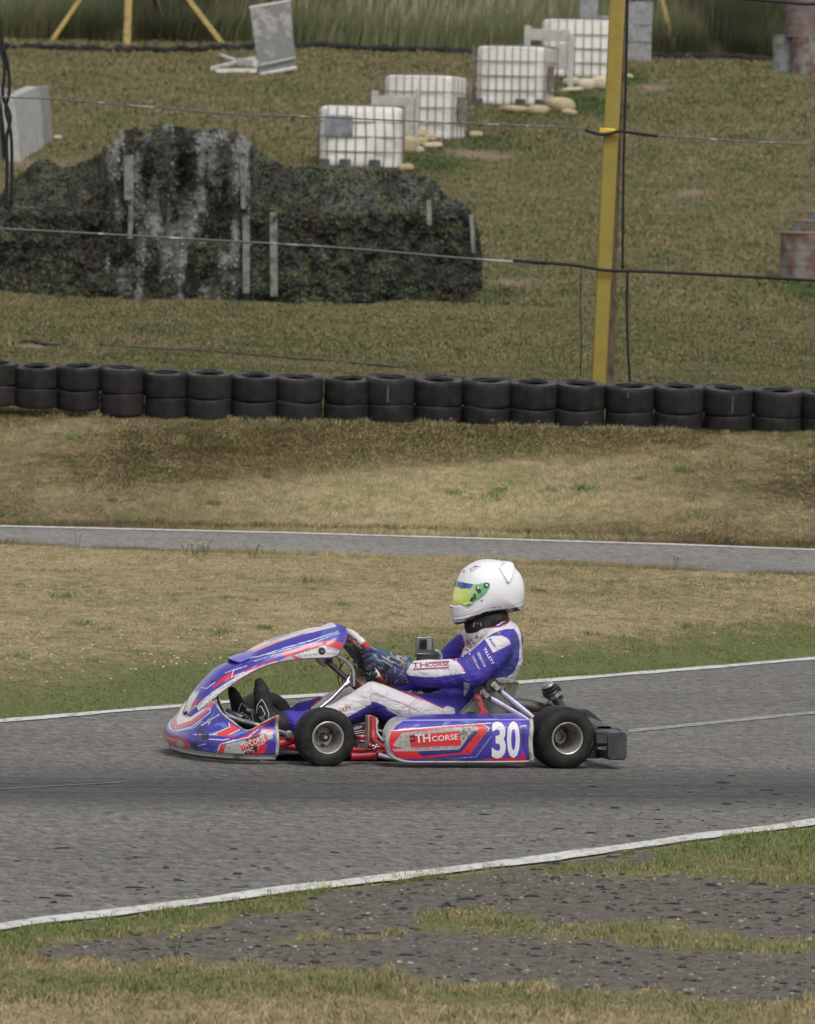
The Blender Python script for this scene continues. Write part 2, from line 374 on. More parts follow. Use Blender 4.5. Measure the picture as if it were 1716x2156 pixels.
def paint_mat(name, c, worn, lo, hi):
    m, nt, b = newmat(name); b.inputs['Roughness'].default_value = .7
    geo = nt.nodes.new('ShaderNodeNewGeometry').outputs['Position']
    n = noise_n(nt, mapping(nt, geo, scale=(1, .35, 1)), 26, 8, .75); n2 = noise_n(nt, geo, 2.5, 3, .6)
    c_ = mixc(nt, ramp(nt, n, [(lo, 0), (hi, 1)]), c, worn); c_ = mixc(nt, ramp(nt, n2, [(.35, .25), (.65, 0)]), c_, (.25, .24, .21))
    L(nt, c_, b.inputs['Base Color']); return m
V, Fq = ground_sheet()
drt = dirtness(V[:, 0], V[:, 1]); drt = np.where(V[:, 1] < yN(V[:, 0]), drt, 0); bare = np.clip(bareness(V[:, 0], V[:, 1])*1.4-.25, 0, .9)
me = npmesh('ground', V, Fq, (('dirt', drt), ('bare', bare), ('green', greenness(V[:, 0], V[:, 1]))))
tag(link('ground', me, ground_mat(), smooth=180), kind='structure')
def strip(name, fa, fb, zoff, mat, x0=-5, x1=5, n=160, sub=8, wide=True):
    X = np.concatenate([[-68, -40, -20, -10, -7], np.linspace(x0, x1, n), [7, 10, 20, 40, 68]]) if wide else np.linspace(x0, x1, n)
    rows = [[(x, y, zoff) for x, y in zip(X, fa(X)*(1-j/sub)+fb(X)*(j/sub))] for j in range(sub+1)]
    mb = MB().grid(rows); return tag(obj(name, mb, mat, smooth=180), kind='structure')
M_white = paint_mat('line_paint', (.60, .59, .55), (.14, .13, .12), .50, .66)
M_worn = paint_mat('worn_line_paint', (.30, .295, .28), (.14, .135, .13), .42, .6)
rag = lambda s, a: (lambda x: a*(fbm(x*5, 0*x+s, s)-.5))
def jit(f, s, a, off=0): return lambda x: f(x)+a*(fbm(x*6, 0*x+s, s)-.5)*2+off
strip('race_track', yN, jit(yA, 2, .08, .12), .004, asphalt_mat('race_asphalt', True, .88))
strip('access_road', lambda x: yB(x)-.2, lambda x: yC(x)+.28, ZR+.004, asphalt_mat('old_asphalt', False, 1.2))
strip('far_track_line', lambda x: jit(yA, 5, .05)(x)-.24, lambda x: jit(yA, 9, .06)(x), .008, M_white, x0=-3, x1=3.2, wide=False)
strip('near_track_line', lambda x: jit(yN, 6, .06)(x)-.0+.0, lambda x: jit(yN, 8, .05)(x)+.27, .008, M_white, x0=-2.4, x1=2.6, wide=False, n=300)
strip('road_edge_line', lambda x: yC(x)-.05, lambda x: jit(yC, 4, .03)(x)+.2, ZR+.008, M_white, x0=-6, x1=6, wide=False)
ym = line_at([(1150, 1560), (1320, 1545), (1500, 1527), (1716, 1505), (1800, 1497)])
strip('faded_track_line', ym, lambda x: ym(x)+.2, .007, M_worn, x0=G(1325, 1545).x, x1=3.0, wide=False, sub=2)
yl = line_at([(-100, 1668), (0, 1665), (130, 1657), (280, 1649)])
strip('chalk_scratch', yl, lambda x: yl(x)+.03, .007, paint_mat('faint_scratch', (.20, .195, .185), (.12, .115, .11), .42, .6), x0=-2.2, x1=G(270, 1650).x, wide=False, sub=2)
# ================================================================ GRASS (real blades)
def blade_mat(name, cols, rough=.75):
    m, nt, b = newmat(name); b.inputs['Roughness'].default_value = rough; b.inputs['Specular IOR Level'].default_value = .15
    f, pos, n1 = grass_colour(nt, False)
    L(nt, ramp(nt, f, cols), b.inputs['Base Color'])
    return m
def blades(x, y, h, w, lean=.5, seed=0, zf=zhill):
    r = np.random.default_rng(seed); n = len(x); z = zf(x, y)-.004
    a = r.uniform(0, 2*np.pi, n); la = r.uniform(0, 2*np.pi, n); ln = r.uniform(0, 1, n)*lean*h
    dx = np.cos(a)*w/2; dy = np.sin(a)*w/2; lx = np.cos(la)*ln; ly = np.sin(la)*ln
    V = np.empty((n, 5, 3)); 
    V[:, 0] = np.stack([x-dx, y-dy, z], -1); V[:, 1] = np.stack([x+dx, y+dy, z], -1)
    V[:, 2] = np.stack([x+dx*.8+lx*.35, y+dy*.8+ly*.35, z+h*.55], -1); V[:, 3] = np.stack([x-dx*.8+lx*.35, y-dy*.8+ly*.35, z+h*.55], -1)
    V[:, 4] = np.stack([x+lx, y+ly, z+h*(1-.35*ln/np.maximum(h, 1e-6))], -1)
    b = np.arange(n)[:, None]*5
    F3 = np.concatenate([b+np.array([[0, 1, 2]]), b+np.array([[0, 2, 3]]), b+np.array([[3, 2, 4]])])
    return V.reshape(-1, 3), F3, np.repeat(greenness(x, y), 5), np.repeat(r.uniform(-.5, .5, n), 5)
def scatter(n, x0, x1, fy0, fy1, seed, p=1.0):
    r = np.random.default_rng(seed); x = r.uniform(x0, x1, n); a, c = fy0(x), fy1(x); y = a+(c-a)*r.uniform(0, 1, n)**p; k = c > a
    return x[k], y[k]
def join_blades(name, parts, mat, **kw):
    V = []; F3 = []; g = []; r = []; o = 0
    for a, b, c, d in parts: V.append(a); F3.append(b+o); g.append(c); r.append(d); o += len(a)
    me = npmesh(name, np.concatenate(V), np.concatenate(F3), (('green', np.concatenate(g)), ('rnd', np.concatenate(r))))
    return tag(link(name, me, mat), kind='stuff', **kw)
parts = []
def put(x, y, hs, ws, seed, lean=.5):
    r = np.random.default_rng(seed+1); cl = .55+.9*fbm(x*4, y*3, seed, 3)
    parts.append(blades(x, y, hs*r.uniform(.5, 1.25, len(x))*cl, ws*r.uniform(.6, 1.3, len(x)), lean, seed))
cst = lambda v: (lambda x: 0*x+v)
# foreground
x, y = scatter(190000, -2.4, 2.5, cst(18.2), yN, 1); d = dirtness(x, y)
edge = (yN(x)-y); keep = (d < .5) & (edge > .02); r = rng.uniform(0, 1, len(x)); keep &= r < np.where(edge < .5, .7, 1)
low = y < 20.9
xk, yk = x[keep], y[keep]; cl_ = .35+1.7*np.clip(fbm(xk*9, yk*4, 66, 3)-.2, 0, 1); put(xk, yk, np.where(low[keep], .030, .026)*cl_, .0042, 1, 1.0)
eb = (dirtness(xk, yk+.3)+dirtness(xk, yk-.3)) > 0; q4 = parts[-1]; parts[-1] = (q4[0], q4[1], q4[2]-.13*np.repeat(eb, 5), q4[3])
x, y = scatter(9000, -2.4, 2.5, cst(18.2), yN, 2); k = (dirtness(x, y) > .5) & (fbm(x*6, y*3, 77) > .62); put(x[k], y[k], .016, .004, 2, 1)
# grass creeping over the painted line
x, y = scatter(15000, -2.2, 2.5, lambda x: yN(x)-.1, lambda x: yN(x)+.35, 3, 3); k = fbm(x*7, 0*x, 78) > .55; put(x[k], y[k], .022, .004, 3, .9)
# verge between the tracks
x, y = scatter(230000, -4.2, 4.2, lambda x: jit(yA, 12, .12)(x)+.12, lambda x: yB(x)-.22, 4)
sp = np.where((y-yA(x) < .7) & (x > .5), fbm(x*3.5, y*2, 51) > .5, True); x, y = x[sp], y[sp]
put(x, y, .015, .005, 4, 1.4)
x, y = scatter(26000, -4.2, 4.2, lambda x: yB(x)-.5, lambda x: yB(x)-.1, 44, .6); put(x, y, .05, .006, 44, .7)
# bank below the tyre wall
x, y = scatter(470000, -5.2, 5.2, lambda x: jit(yC, 13, .05)(x)+.27, lambda x: yW(x)+.4, 5); put(x, y, .026, .0085, 5, 1.4)
rw = random.Random(12)
for k_ in range(34):
    px_, py_ = (rw.uniform(-60, 1780), rw.uniform(915, 1100)) if k_ > 5 else [(390, 937), (925, 942), (75, 980), (620, 975), (1225, 1035), (480, 925)][k_]
    q_ = GT((px_, py_), 48, 60); n_ = rw.randint(25, 90); sd_ = rw.uniform(.02, .06); bx_ = np.array([rw.gauss(q_.x, sd_) for _ in range(n_)]); by_ = np.array([rw.gauss(q_.y, sd_*1.5) for _ in range(n_)])
    o_ = blades(bx_, by_, np.full(n_, rw.uniform(.03, .055)), np.full(n_, .009), .8, k_); parts.append((o_[0], o_[1], o_[2]*0+rw.uniform(.35, .6), o_[3]))
for k_ in range(26):
    px_, py_ = rw.uniform(-60, 1780), rw.uniform(1215, 1400)
    q_ = GT((px_, py_), 30, 46); n_ = rw.randint(20, 60); sd_ = rw.uniform(.02, .05); bx_ = np.array([rw.gauss(q_.x, sd_) for _ in range(n_)]); by_ = np.array([rw.gauss(q_.y, sd_*1.5) for _ in range(n_)])
    if q_.y < float(yA(q_.x))+.4: continue
    o_ = blades(bx_, by_, np.full(n_, rw.uniform(.02, .04)), np.full(n_, .007), .8, k_+50); parts.append((o_[0], o_[1], o_[2]*0+rw.uniform(.3, .55), o_[3]))
x, y = scatter(14000, -4.6, 4.6, lambda x: yC(x)+.24, lambda x: yC(x)+.5, 6); put(x, y, .05, .007, 6, .7)
x, y = scatter(9000, -4.6, 4.6, lambda x: yW(x)-.32, lambda x: yW(x)-.16, 7); k = fbm(x*4, x*2, 79) > .5; put(x[k], y[k], .05, .006, 7, .8)
join_blades('grass', parts, blade_mat('mown_grass', [(.36, (.47, .37, .225)), (.58, (.35, .28, .16)), (.78, (.235, .208, .105)), (.98, (.165, .175, .072)), (1.25, (.145, .19, .055))])); parts = []
# hill
for i, (a, c, n, hh, ww) in enumerate(((52, 60, 240000, .03, .010), (60, 74, 240000, .035, .014), (74, 100, 150000, .045, .02), (100, 125.5, 110000, .06, .026))):
    hw = .0588*c*1.35+.4
    x, y = scatter(n, -hw, hw, (lambda x, a=a: np.maximum(yW(x)+.25, a)), cst(c), 60+i)
    k = rng.uniform(0, 1, len(x)) > bareness(x, y)*1.1; put(x[k], y[k], hh, ww, 60+i, 1.0)
join_blades('hill_grass', parts, blade_mat('hillside_grass', [(.36, (.32, .25, .15)), (.58, (.24, .195, .11)), (.78, (.17, .15, .075)), (.98, (.105, .115, .045)), (1.25, (.055, .09, .025))]))
parts = []
hw = .0588*165*1.3
x, y = scatter(60000, -11, 11, cst(124.6), cst(142), 80, 1.3); put(x, y, .62, .035, 80, .35)
x, y = scatter(50000, -hw, hw, cst(142), cst(172), 81); put(x, y, .8, .06, 81, .35)
x, y = scatter(5000, -12, 12, cst(124.8), cst(150), 83); put(x, y, .95, .03, 83, .25); parts[-1] = (parts[-1][0], parts[-1][1], parts[-1][2]*0-.35, parts[-1][3])
join_blades('tall_grass', parts, blade_mat('meadow_grass', [(.36, (.27, .24, .155)), (.6, (.165, .16, .09)), (.8, (.11, .12, .055)), (1.1, (.08, .10, .04))]))
# ---- small white clover heads and daisies in the verge
def flowers():
    V = []; Fc = []; r = random.Random(3)
    mb = MB()
    def head(x, y, s, hgt):
        z = zt(x, y)+hgt; mb.ico((x, y, z), (s, s, s*.55), 1)
    for _ in range(85):
        px = r.uniform(-100, 560); py = r.gauss(1385, 32); q = GT((px, py), 30, 46)
        if q.y > float(yA(q.x))+.3: head(q.x, q.y, r.uniform(.004, .009), .03)
    for _ in range(60):
        px = r.uniform(-100, 1800); py = r.uniform(1230, 1400); q = GT((px, py), 30, 46)
        if q.y > float(yA(q.x))+.4: head(q.x, q.y, r.uniform(.003, .008), .028)
    for _ in range(12): 
        px, py = r.uniform(0, 300), r.gauss(1258, 8); q = GT((px, py), 30, 46); head(q.x, q.y, .006, .03)
    return mb
tag(obj('clover_flowers', flowers(), simple('clover_white', (.62, .55, .53), .8, c2_=(.6, .38, .38), scale=3)), kind='stuff')
# ---- rubber marbles and stones
def lumps(name, n, fn, size, mat, seed, flat=.35, ell=2.2):
    r = random.Random(seed); mb = MB()
    for _ in range(n):
        x, y, z = fn(r)
        if x is None: continue
        s = size*math.exp(min(1.1, r.gauss(0, .5))); a = r.gauss(0, .35); e = r.uniform(1, ell)
        pts = 7; top = []; ring = []
        for k in range(pts):
            t = 2*math.pi*k/pts; q = s*r.uniform(.6, 1.2); u, v = q*math.cos(t)*e, q*math.sin(t)*.8
            ring.append((x+u*math.cos(a)-v*math.sin(a), y+u*math.sin(a)+v*math.cos(a), z)); top.append((x+(u*math.cos(a)-v*math.sin(a))*.6, y+(u*math.sin(a)+v*math.cos(a))*.6, z+s*flat*r.uniform(.6, 1.3)))
        mb.add(ring+top, [tuple(range(pts, 2*pts))]+[(k, (k+1) % pts, (k+1) % pts+pts, k+pts) for k in range(pts)])
    return tag(obj(name, mb, mat, smooth=60), kind='stuff')
def on_track(r):
    x = r.uniform(-2.6, 2.8); y = float(yN(x))+.4+abs(r.gauss(0, 1.3)); return x, y, .004
def on_dirt(r):
    while 1:
        x = r.uniform(-2.2, 2.4); y = r.uniform(19.8, 27)
        if y < float(yN(x)) and dirtness(np.array([x]), np.array([y]))[0] > .5: return x, y, 0
M_rub = simple('rubber_crumbs', (.030, .029, .028), .8); M_peb = simple('pale_pebble', (.34, .31, .27), .85, c2_=(.2, .18, .15), scale=8)
lumps('rubber_debris', 420, on_track, .0036, M_rub, 1, .6, 4.5); lumps('rubber_marbles', 950, on_dirt, .0042, M_rub, 2, .6, 3.2)
lumps('gravel', 900, on_dirt, .0026, M_peb, 3, .7, 1.5); lumps('pebbles', 160, on_track, .0018, M_peb, 4, .6, 1.4)
# ---- weeds
def weed(pxb, pyt, d0, hgt, seed, label, flowers=True, n=5, wide=.05):
    r = random.Random(seed); q = GT(pxb, d0, d0+30) if d0 > 30 else G(*pxb); root = empty('ragwort_plant', q, 0, label, 'plant', 'ragwort plants')
    st = MB(); lf = MB(); fl = MB()
    for k in range(n):
        bx, by = r.uniform(-wide, wide), r.uniform(-wide, wide); h = hgt*r.uniform(.6, 1)
        top = Vector((bx*1.6, by*1.6, h)); st.tube([(bx*.4, by*.4, 0), (bx, by, h*.5), top], hgt*.012, 5)
        for j in range(16):
            t = r.uniform(.12, .98); c = Vector((bx*(.4+1.2*t), by*(.4+1.2*t), h*t)); a = r.uniform(0, 6.28); ln = hgt*r.uniform(.10, .2)
            dr = Vector((math.cos(a), math.sin(a), r.uniform(-.2, .7))).normalized(); sd = dr.cross(Vector((0, 0, 1))).normalized()*ln*.3
            lf.add([c, c+dr*ln*.5+sd, c+dr*ln, c+dr*ln*.5-sd], [(0, 1, 2, 3)])
        if flowers:
            fl = MB().ico(top, [hgt*.05, hgt*.05, hgt*.025], 1)
            for j in range(6): fl.ico(top+Vector((r.uniform(-1, 1), r.uniform(-1, 1), r.uniform(-.1, .3)))*hgt*.05, [hgt*.028]*3, 1)
            obj('flower_head', fl, M_yel, root)
    obj('stem', st, M_leaf2, root); obj('foliage', lf, M_leaf, root, smooth=None)
M_leaf = simple('weed_leaf', (.06, .13, .03), .6, c2_=(.1, .17, .04), scale=9); M_leaf2 = simple('weed_stem', (.1, .13, .05), .7); M_yel = simple('weed_flower', (.55, .45, .05), .7)
weed((388, 1168), 0, 40, .085, 1, 'green weed at the far road edge, left one of three side by side', True, 3, .02)
weed((410, 1169), 0, 40, .115, 2, 'green weed at the far road edge, middle one of three side by side', True, 3, .02)
weed((433, 1170), 0, 40, .105, 3, 'green weed with yellow buds, right one of three at the road edge', True, 4, .025)
weed((531, 1174), 0, 40, .09, 4, 'bushy green weed standing alone at the far road edge above the kart nose', True, 5, .03)
weed((163, 1156), 0, 40, .10, 5, 'thin pale yellow weed at the left end of the far road edge', True, 2, .04)
weed((1418, 1206), 0, 40, .12, 6, 'thin yellow weed in front of the far road right of the helmet', True, 2, .03)
weed((1470, 1207), 0, 40, .055, 7, 'low green weed at the road edge right of the thin yellow one', False, 4, .05)
weed((371, 2012), 0, 20, .085, 8, 'yellow topped weed in the foreground gravel left of centre', True, 3, .02)
weed(p2(440, 618), 0, 20, .05, 9, 'low green weed against the near white line', False, 6, .05)
# ================================================================ TYRE WALL
M_tyre = []
for i, (c, c_) in enumerate((((.014, .013, .014), (.034, .031, .031)), ((.019, .017, .019), (.040, .036, .034)), ((.013, .012, .014), (.038, .038, .028)))):
    M_tyre.append(simple('wall_tyre_rubber_%s' % 'abc'[i], c, .72, c2_=c_, scale=9, lo=.45, hi=.75, bmp=.003))
def wall_tyre_mesh(R, W, seed):
    prof = [(R*.52, .10*W), (R*.55, .02*W), (R*.66, -.01*W), (R*.93, .0), (R*.985, .025*W), (R, .09*W), (R*1.003, .3*W), (R*1.005, .5*W), (R, .7*W), (R, .91*W), (R*.985, .975*W), (R*.93, W), (R*.66, 1.01*W), (R*.55, .98*W), (R*.52, .90*W), (R*.60, .84*W), (R*.85, .80*W), (R*.93, .5*W), (R*.85, .2*W), (R*.60, .16*W)]
    mb = MB().lathe(prof, seg=40, closed=True); r = random.Random(seed); ph = r.uniform(0, 6)
    out = []
    for x, y, z in mb.v:
        a = math.atan2(y, x); k = 1+.012*math.sin(2*a+ph)+.006*math.sin(5*a+ph*2); out.append((x*k, y*k, z+.006*math.sin(2*a+ph*3)*(z/W)))
    mb.v = out; return mb.mesh('wall_tyre')
tops = [(-100, 763), (-8, 764), (77, 772), (167, 771), (258, 774), (349, 784), (440, 785.5), (537, 791), (630, 794), (730, 797.5), (823, 794), (924, 799.5), (1024, 801), (1121, 805), (1222, 808), (1326, 813), (1429, 813.5), (1532, 817), (1637, 822), (1736, 826), (1838, 830)]
bots = [835, 840, 846, 852, 862, 869, 872, 876, 878, 882, 886, 888, 891, 893, 896, 900, 904, 908, 912, 915, 919]
ORD = ['first', 'second', 'third', 'fourth', 'fifth', 'sixth', 'seventh', 'eighth', 'ninth', 'tenth', 'eleventh', 'twelfth', 'thirteenth', 'fourteenth', 'fifteenth', 'sixteenth', 'seventeenth', 'eighteenth', 'nineteenth', 'twentieth', 'twenty first']
TM = {}
M_chalk = simple('chalk_mark_white', (.13, .13, .125), .8, c2_=(.03, .03, .03), scale=40); M_pink = simple('pink_paint_dab', (.24, .075, .085), .7, c2_=(.05, .03, .03), scale=60); M_sheen = simple('tyre_sky_sheen', (.075, .072, .07), .75, c2_=(.035, .033, .032), scale=8)
for i, ((tx, ty), by) in enumerate(zip(tops, bots)):
    W0 = 52.0+(-.12 if i % 3 else .0)
    d = float(yW(0.0))+.0; gb = Pd(tx, by, d-.05*(i % 2))
    wpx = 91 if i < 6 else (97 if i < 10 else 102); R = wpx/2/(F_/d)*1.04
    base = Vector((gb.x, d+.0, zt(gb.x, d)-.01)); tilt = R_(-7.5)
    # two tyres; heights from the picture
    htot = (by-ty)/(F_/d); w1 = htot*.575; w0 = htot-w1-.0
    r = random.Random(i*7+1)
    for lvl in (0, 1):
        key = (round(R, 3), lvl, r.randint(0, 1)); Wd = (w0 if lvl == 0 else w1)
        m = wall_tyre_mesh(R*(1.0 if lvl else .97), Wd+(.03 if lvl == 0 else 0), i*2+lvl)
        o = link('wall_tyre', m, M_tyre[r.randint(0, 2)], smooth=60)
        off = Vector((r.uniform(-.006, .006), r.uniform(-.01, .01), 0))
        zb = Pd(tx, by, d).z if lvl == 0 else Pd(tx, by, d).z+w0+.004
        bx = Pd(tx, (by+ty)/2, d).x
        o.location = Vector((bx, d, zb-(.03 if lvl == 0 else 0)))+off; o.rotation_euler = (-tilt*(1.0 if lvl == 0 else 1.15)+R_(0), r.uniform(-.02, .02), r.uniform(-.3, .3))
        o.rotation_euler[2] = 0
        tag(o, 'black slick tyre, %s from the left in the %s row of the wall' % (ORD[i], 'top' if lvl else 'bottom'), 'tyre', 'stacked tyres of the tyre wall')
        if lvl == 1: obj('sidewall_sheen', MB().lathe([(R*.60, Wd*1.012), (R*.66, Wd*1.03), (R*.80, Wd*1.025), (R*.93, Wd*1.004)], seg=40), M_sheen, o, smooth=180)  # paler ring over the top face, sky reflection put into its colour
        if lvl == 0 and i in (11, 12, 13, 14):
            k = MB().box((R*(.25 if i > 11 else .5), -R*(.965 if i > 11 else .86), Wd*.62), (.026, .006, .018)); obj('paint_dab', k, M_pink, o, bevel=.002)
            o['label'] = '%s bottom row tyre from the left in the wall, with a pink paint dab' % ORD[i]
        if lvl == 1 and i in (10, 15, 17):
            k = MB().box((R*(-.1 if i != 17 else .15), -R*.995, Wd*(.5 if i != 15 else .8)), (.012, .006, Wd*(.7 if i != 15 else .2)))
            obj('chalk_mark', k, M_chalk, o)
            o['label'] = '%s top row tyre from the left in the wall, with a white chalk mark' % ORD[i]
# ================================================================ YELLOW POST, CORDS AND WIRES
M_yellow = simple('yellow_post_paint', (.265, .20, .03), .6, c2_=(.225, .168, .03), scale=6, bmp=.001)
M_timber = simple('weathered_timber', (.16, .12, .085), .9, c2_=(.07, .055, .045), scale=14, bmp=.004)
M_cable = simple('black_cable', (.018, .018, .02), .6); M_wire = simple('grey_wire', (.09, .09, .095), .5, c2_=(.35, .35, .36), scale=3, lo=.55, hi=.6)
dp = 53.4; pb = Pd(1260, 812, dp); ptp = Pd(1303, -55, dp)
post = empty('yellow_post', (pb.x, pb.y, pb.z-.35), 0, 'yellow leaning post standing just behind the tyre wall', 'post')
L0 = lambda v: v-post.location
def beam(a, b, w, d, mb=None):
    a, b = Vector(a), Vector(b); t = (b-a).normalized(); s = Vector((1, 0, 0)); s = (s-t*s.dot(t)).normalized(); q = t.cross(s)
    mb = mb or MB(); vs = [p+s*(i*w/2)+q*(j*d/2) for p in (a, b) for i, j in ((-1, -1), (1, -1), (1, 1), (-1, 1))]
    return mb.add(vs, [(3, 2, 1, 0), (4, 5, 6, 7)]+[(k, (k+1) % 4, (k+1) % 4+4, k+4) for k in range(4)])
ax = L0(ptp)-L0(pb)
obj('post', beam(L0(pb)-ax*.1, L0(ptp), .116, .10), M_yellow, post, bevel=.012)
obj('timber_stake', beam(L0(Pd(1282, 815, dp+.16))-ax*.08, L0(Pd(1314, -55, dp+.16)), .06, .07), M_timber, post, bevel=.006)
cuff = L0(Pd(1279, 278, dp-.005)); obj('tape_band', beam(cuff-ax.normalized()*.03, cuff+ax.normalized()*.03, .126, .112), simple('bright_yellow_tape', (.62, .43, .03), .5), post, bevel=.01)
def rope(name, pts, d, r, mat, label, cat, group=None, seg=6, parent=None):
    P = [Pd(x, y, d) for x, y in pts]; return tag(obj(name, MB().tube(P, r, seg), mat, smooth=180), label, cat, group)
def smoothpts(pts, n=6):
    P = [Vector(p).to_3d() for p in pts]; out = []
    for i in range(len(P)-1):
        a, b, c, d = P[max(i-1, 0)], P[i], P[i+1], P[min(i+2, len(P)-1)]
        for k in range(n):
            t = k/n; out.append(.5*((2*b)+(c-a)*t+(2*a-5*b+4*c-d)*t*t+(3*b-a-3*c+d)*t**3))
    out.append(P[-1]); return [(v.x, v.y) if abs(v.z) < 1e-9 and len(pts[0]) == 2 else v for v in out]
rope('fence_wire', smoothpts([(-400, 190), (40, 205), (180, 213), (350, 228), (500, 240), (670, 246), (900, 256), (1100, 264), (1230, 271), (1262, 280), (1300, 277), (1350, 282), (1500, 293), (1716, 305), (2100, 330)]), dp-.08, .006, M_wire, 'thin twisted wire crossing the picture at the height of the white tanks', 'wire', 'wires of the catch fence')
rope('tie_cable', smoothpts([(1232, 273), (1262, 282), (1285, 281), (1305, 276), (1345, 281), (1385, 286)]), dp-.095, .0125, M_cable, 'short black cable tied round the yellow post on the upper wire', 'cable')
rope('fence_wire', smoothpts([(-400, 462), (45, 483), (300, 497), (700, 520), (950, 541), (1150, 556)]), dp-.08, .0085, M_wire, 'pale grey wire running across the camouflage netting to the yellow post', 'wire', 'wires of the catch fence')
rope('fence_wire', smoothpts([(1080, 548), (1200, 557), (1262, 567), (1300, 570), (1400, 573), (1716, 590), (2100, 612)]), dp-.085, .0125, M_cable, 'thick black cable crossing the yellow post below its middle and running right', 'cable', 'wires of the catch fence')
rope('fence_wire', smoothpts([(1560, -4), (1640, 3), (1700, 8), (1760, 6), (1900, 10)]), dp-.08, .0125, M_cable, 'black cable cutting the top right corner above the rusty drums', 'cable', 'wires of the catch fence')
rope('hanging_cord', smoothpts([(1322, -60), (1319, 120), (1314, 300), (1312, 430), (1311, 566)]), dp+.02, .0105, M_cable, 'black cord hanging beside the yellow post above the thick cable', 'cord', 'black cords of the catch net')
rope('hanging_cord', smoothpts([(1321, 572), (1320, 650), (1322, 730), (1327, 812)]), dp+.02, .0105, M_cable, 'black cord hanging right of the yellow post below the thick cable', 'cord', 'black cords of the catch net')
rope('hanging_cord', smoothpts([(1224, 560), (1222, 650), (1224, 720), (1222, 790)]), dp+.02, .0045, M_cable, 'thin faint cord left of the yellow post below the thick cable', 'cord', 'black cords of the catch net')
cb = empty('net_cord_bundle', Pd(10, 420, dp-.05), 0, 'two twisted black net cords hanging down the left edge of the picture', 'cord')
q0 = cb.location
for pts in ([(-4, 20), (0, 60), (8, 100), (17, 140), (20, 190), (12, 230), (22, 275), (25, 330), (24, 430)], [(-12, 30), (-2, 90), (10, 140), (6, 200), (22, 245), (14, 290), (15, 350), (12, 440)]):
    obj('cord', MB().tube([Pd(x, y, dp-.05)-q0 for x, y in smoothpts(pts)], .0135, 6), M_cable, cb, smooth=180)
for y in (150, 262, 305, 361, 417, 477): pass
pw = GT((2, 420), 60, 90); 
obj('purple_board', MB(), M_timber) if False else None
# hose / rolled net edge on the ground behind the wall
hp = [a6(*p) for p in ((-300, 95), (0, 125), (40, 140), (120, 130), (230, 147), (300, 130), (360, 128), (420, 147), (600, 160), (900, 176), (1200, 202), (1400, 217), (1700, 245))]+[a7(120, 112), a7(190, 122), a7(290, 140)]
P = [GT(p, 53, 80)+Vector((0, 0, .012)) for p in smoothpts(hp, 8)]
tag(obj('ground_cable', MB().tube(P, .017, 7), M_cable, smooth=180), 'black cable lying in the grass behind the left half of the tyre wall', 'cable')
def tuft(p, h, seed, label):
    q = GT(p, 52, 90); r = random.Random(seed); mb = MB()
    for _ in range(140):
        a = r.uniform(0, 6.28); b = q+Vector((r.gauss(0, .05), r.gauss(0, .05), 0)); t = b+Vector((math.cos(a)*h*.5*r.random(), math.sin(a)*h*.5*r.random(), h*r.uniform(.5, 1))); w = Vector((math.sin(a), -math.cos(a), 0))*.006
        mb.add([b-w, b+w, t], [(0, 1, 2)])
    tag(obj('grass_tuft', mb, simple('straw', (.24, .20, .10), .9), smooth=None), label, 'grass tuft', 'dry tufts on the hillside')
tuft(a6(335, 155), .14, 1, 'pale dry tuft standing on the black cable at the left behind the tyre wall')
tuft(a6(5, 145), .14, 2, 'pale dry tuft at the far left edge behind the tyre wall')
# ================================================================ YELLOW SUPPORT FRAMES
def frame_legs(apex, feet, label, th=.1):
    root = empty('support_frame', feet[0][0], 0, label, 'support frame', 'yellow timber supports on the hill')
    for f, w in feet: obj('leg', beam(apex-root.location, f-root.location, w, w), M_yellow2, root, bevel=.01)
M_yellow2 = simple('dull_yellow_timber', (.30, .215, .055), .7, c2_=(.14, .11, .05), scale=5)
d_ = 124.0
def foot(px, py, d): 
    p = Pd(px, py, d); return Vector((p.x, p.y, zt(p.x, p.y)-.1))
ap = Pd(276, -158, 125.5)
frame_legs(ap, [(foot(101, 98, 124.3), .085), (foot(267, 104, 124.2), .13), (foot(475, 99, 124.3), .10), (foot(352, 40, 130), .09)], 'yellow timber tripod supporting the catch fence at the upper left')
ap2 = Pd(1372, -90, 126)
frame_legs(ap2, [(foot(1425, 92, 125.4), .09), (foot(1290, 80, 130), .09)], 'yellow timber leg of a support frame behind the grey board right of the post')
# rolled black edge of the catch net at the foot of the meadow
ne = empty('catch_net_edge', GT((0, 100)), 0, 'lumpy rolled black net edge along the foot of the tall meadow', 'net')
r = random.Random(5); pts = []
for px in range(-420, 2140, 14):
    py = np.interp(px, [-400, 0, 110, 300, 460, 620, 800, 1000, 1310, 1380, 1450, 1620, 2100], [98, 101, 104, 106, 104, 99, 98, 96, 104, 110, 101, 88, 80])
    q = GT((px, float(py)), 100, 150); yy_ = min(q.y-.45, 124.0)+r.uniform(-.08, .08); pts.append(Vector((q.x, yy_, zt(q.x, yy_)+r.uniform(.02, .07)))-ne.location)
obj('rolled_edge', MB().tube(pts, [.045+.035*r.random() for _ in pts], 7), simple('black_netting', (.02, .02, .02), .8, c2_=(.10, .10, .10), scale=4, lo=.6, hi=.66), ne, smooth=180)
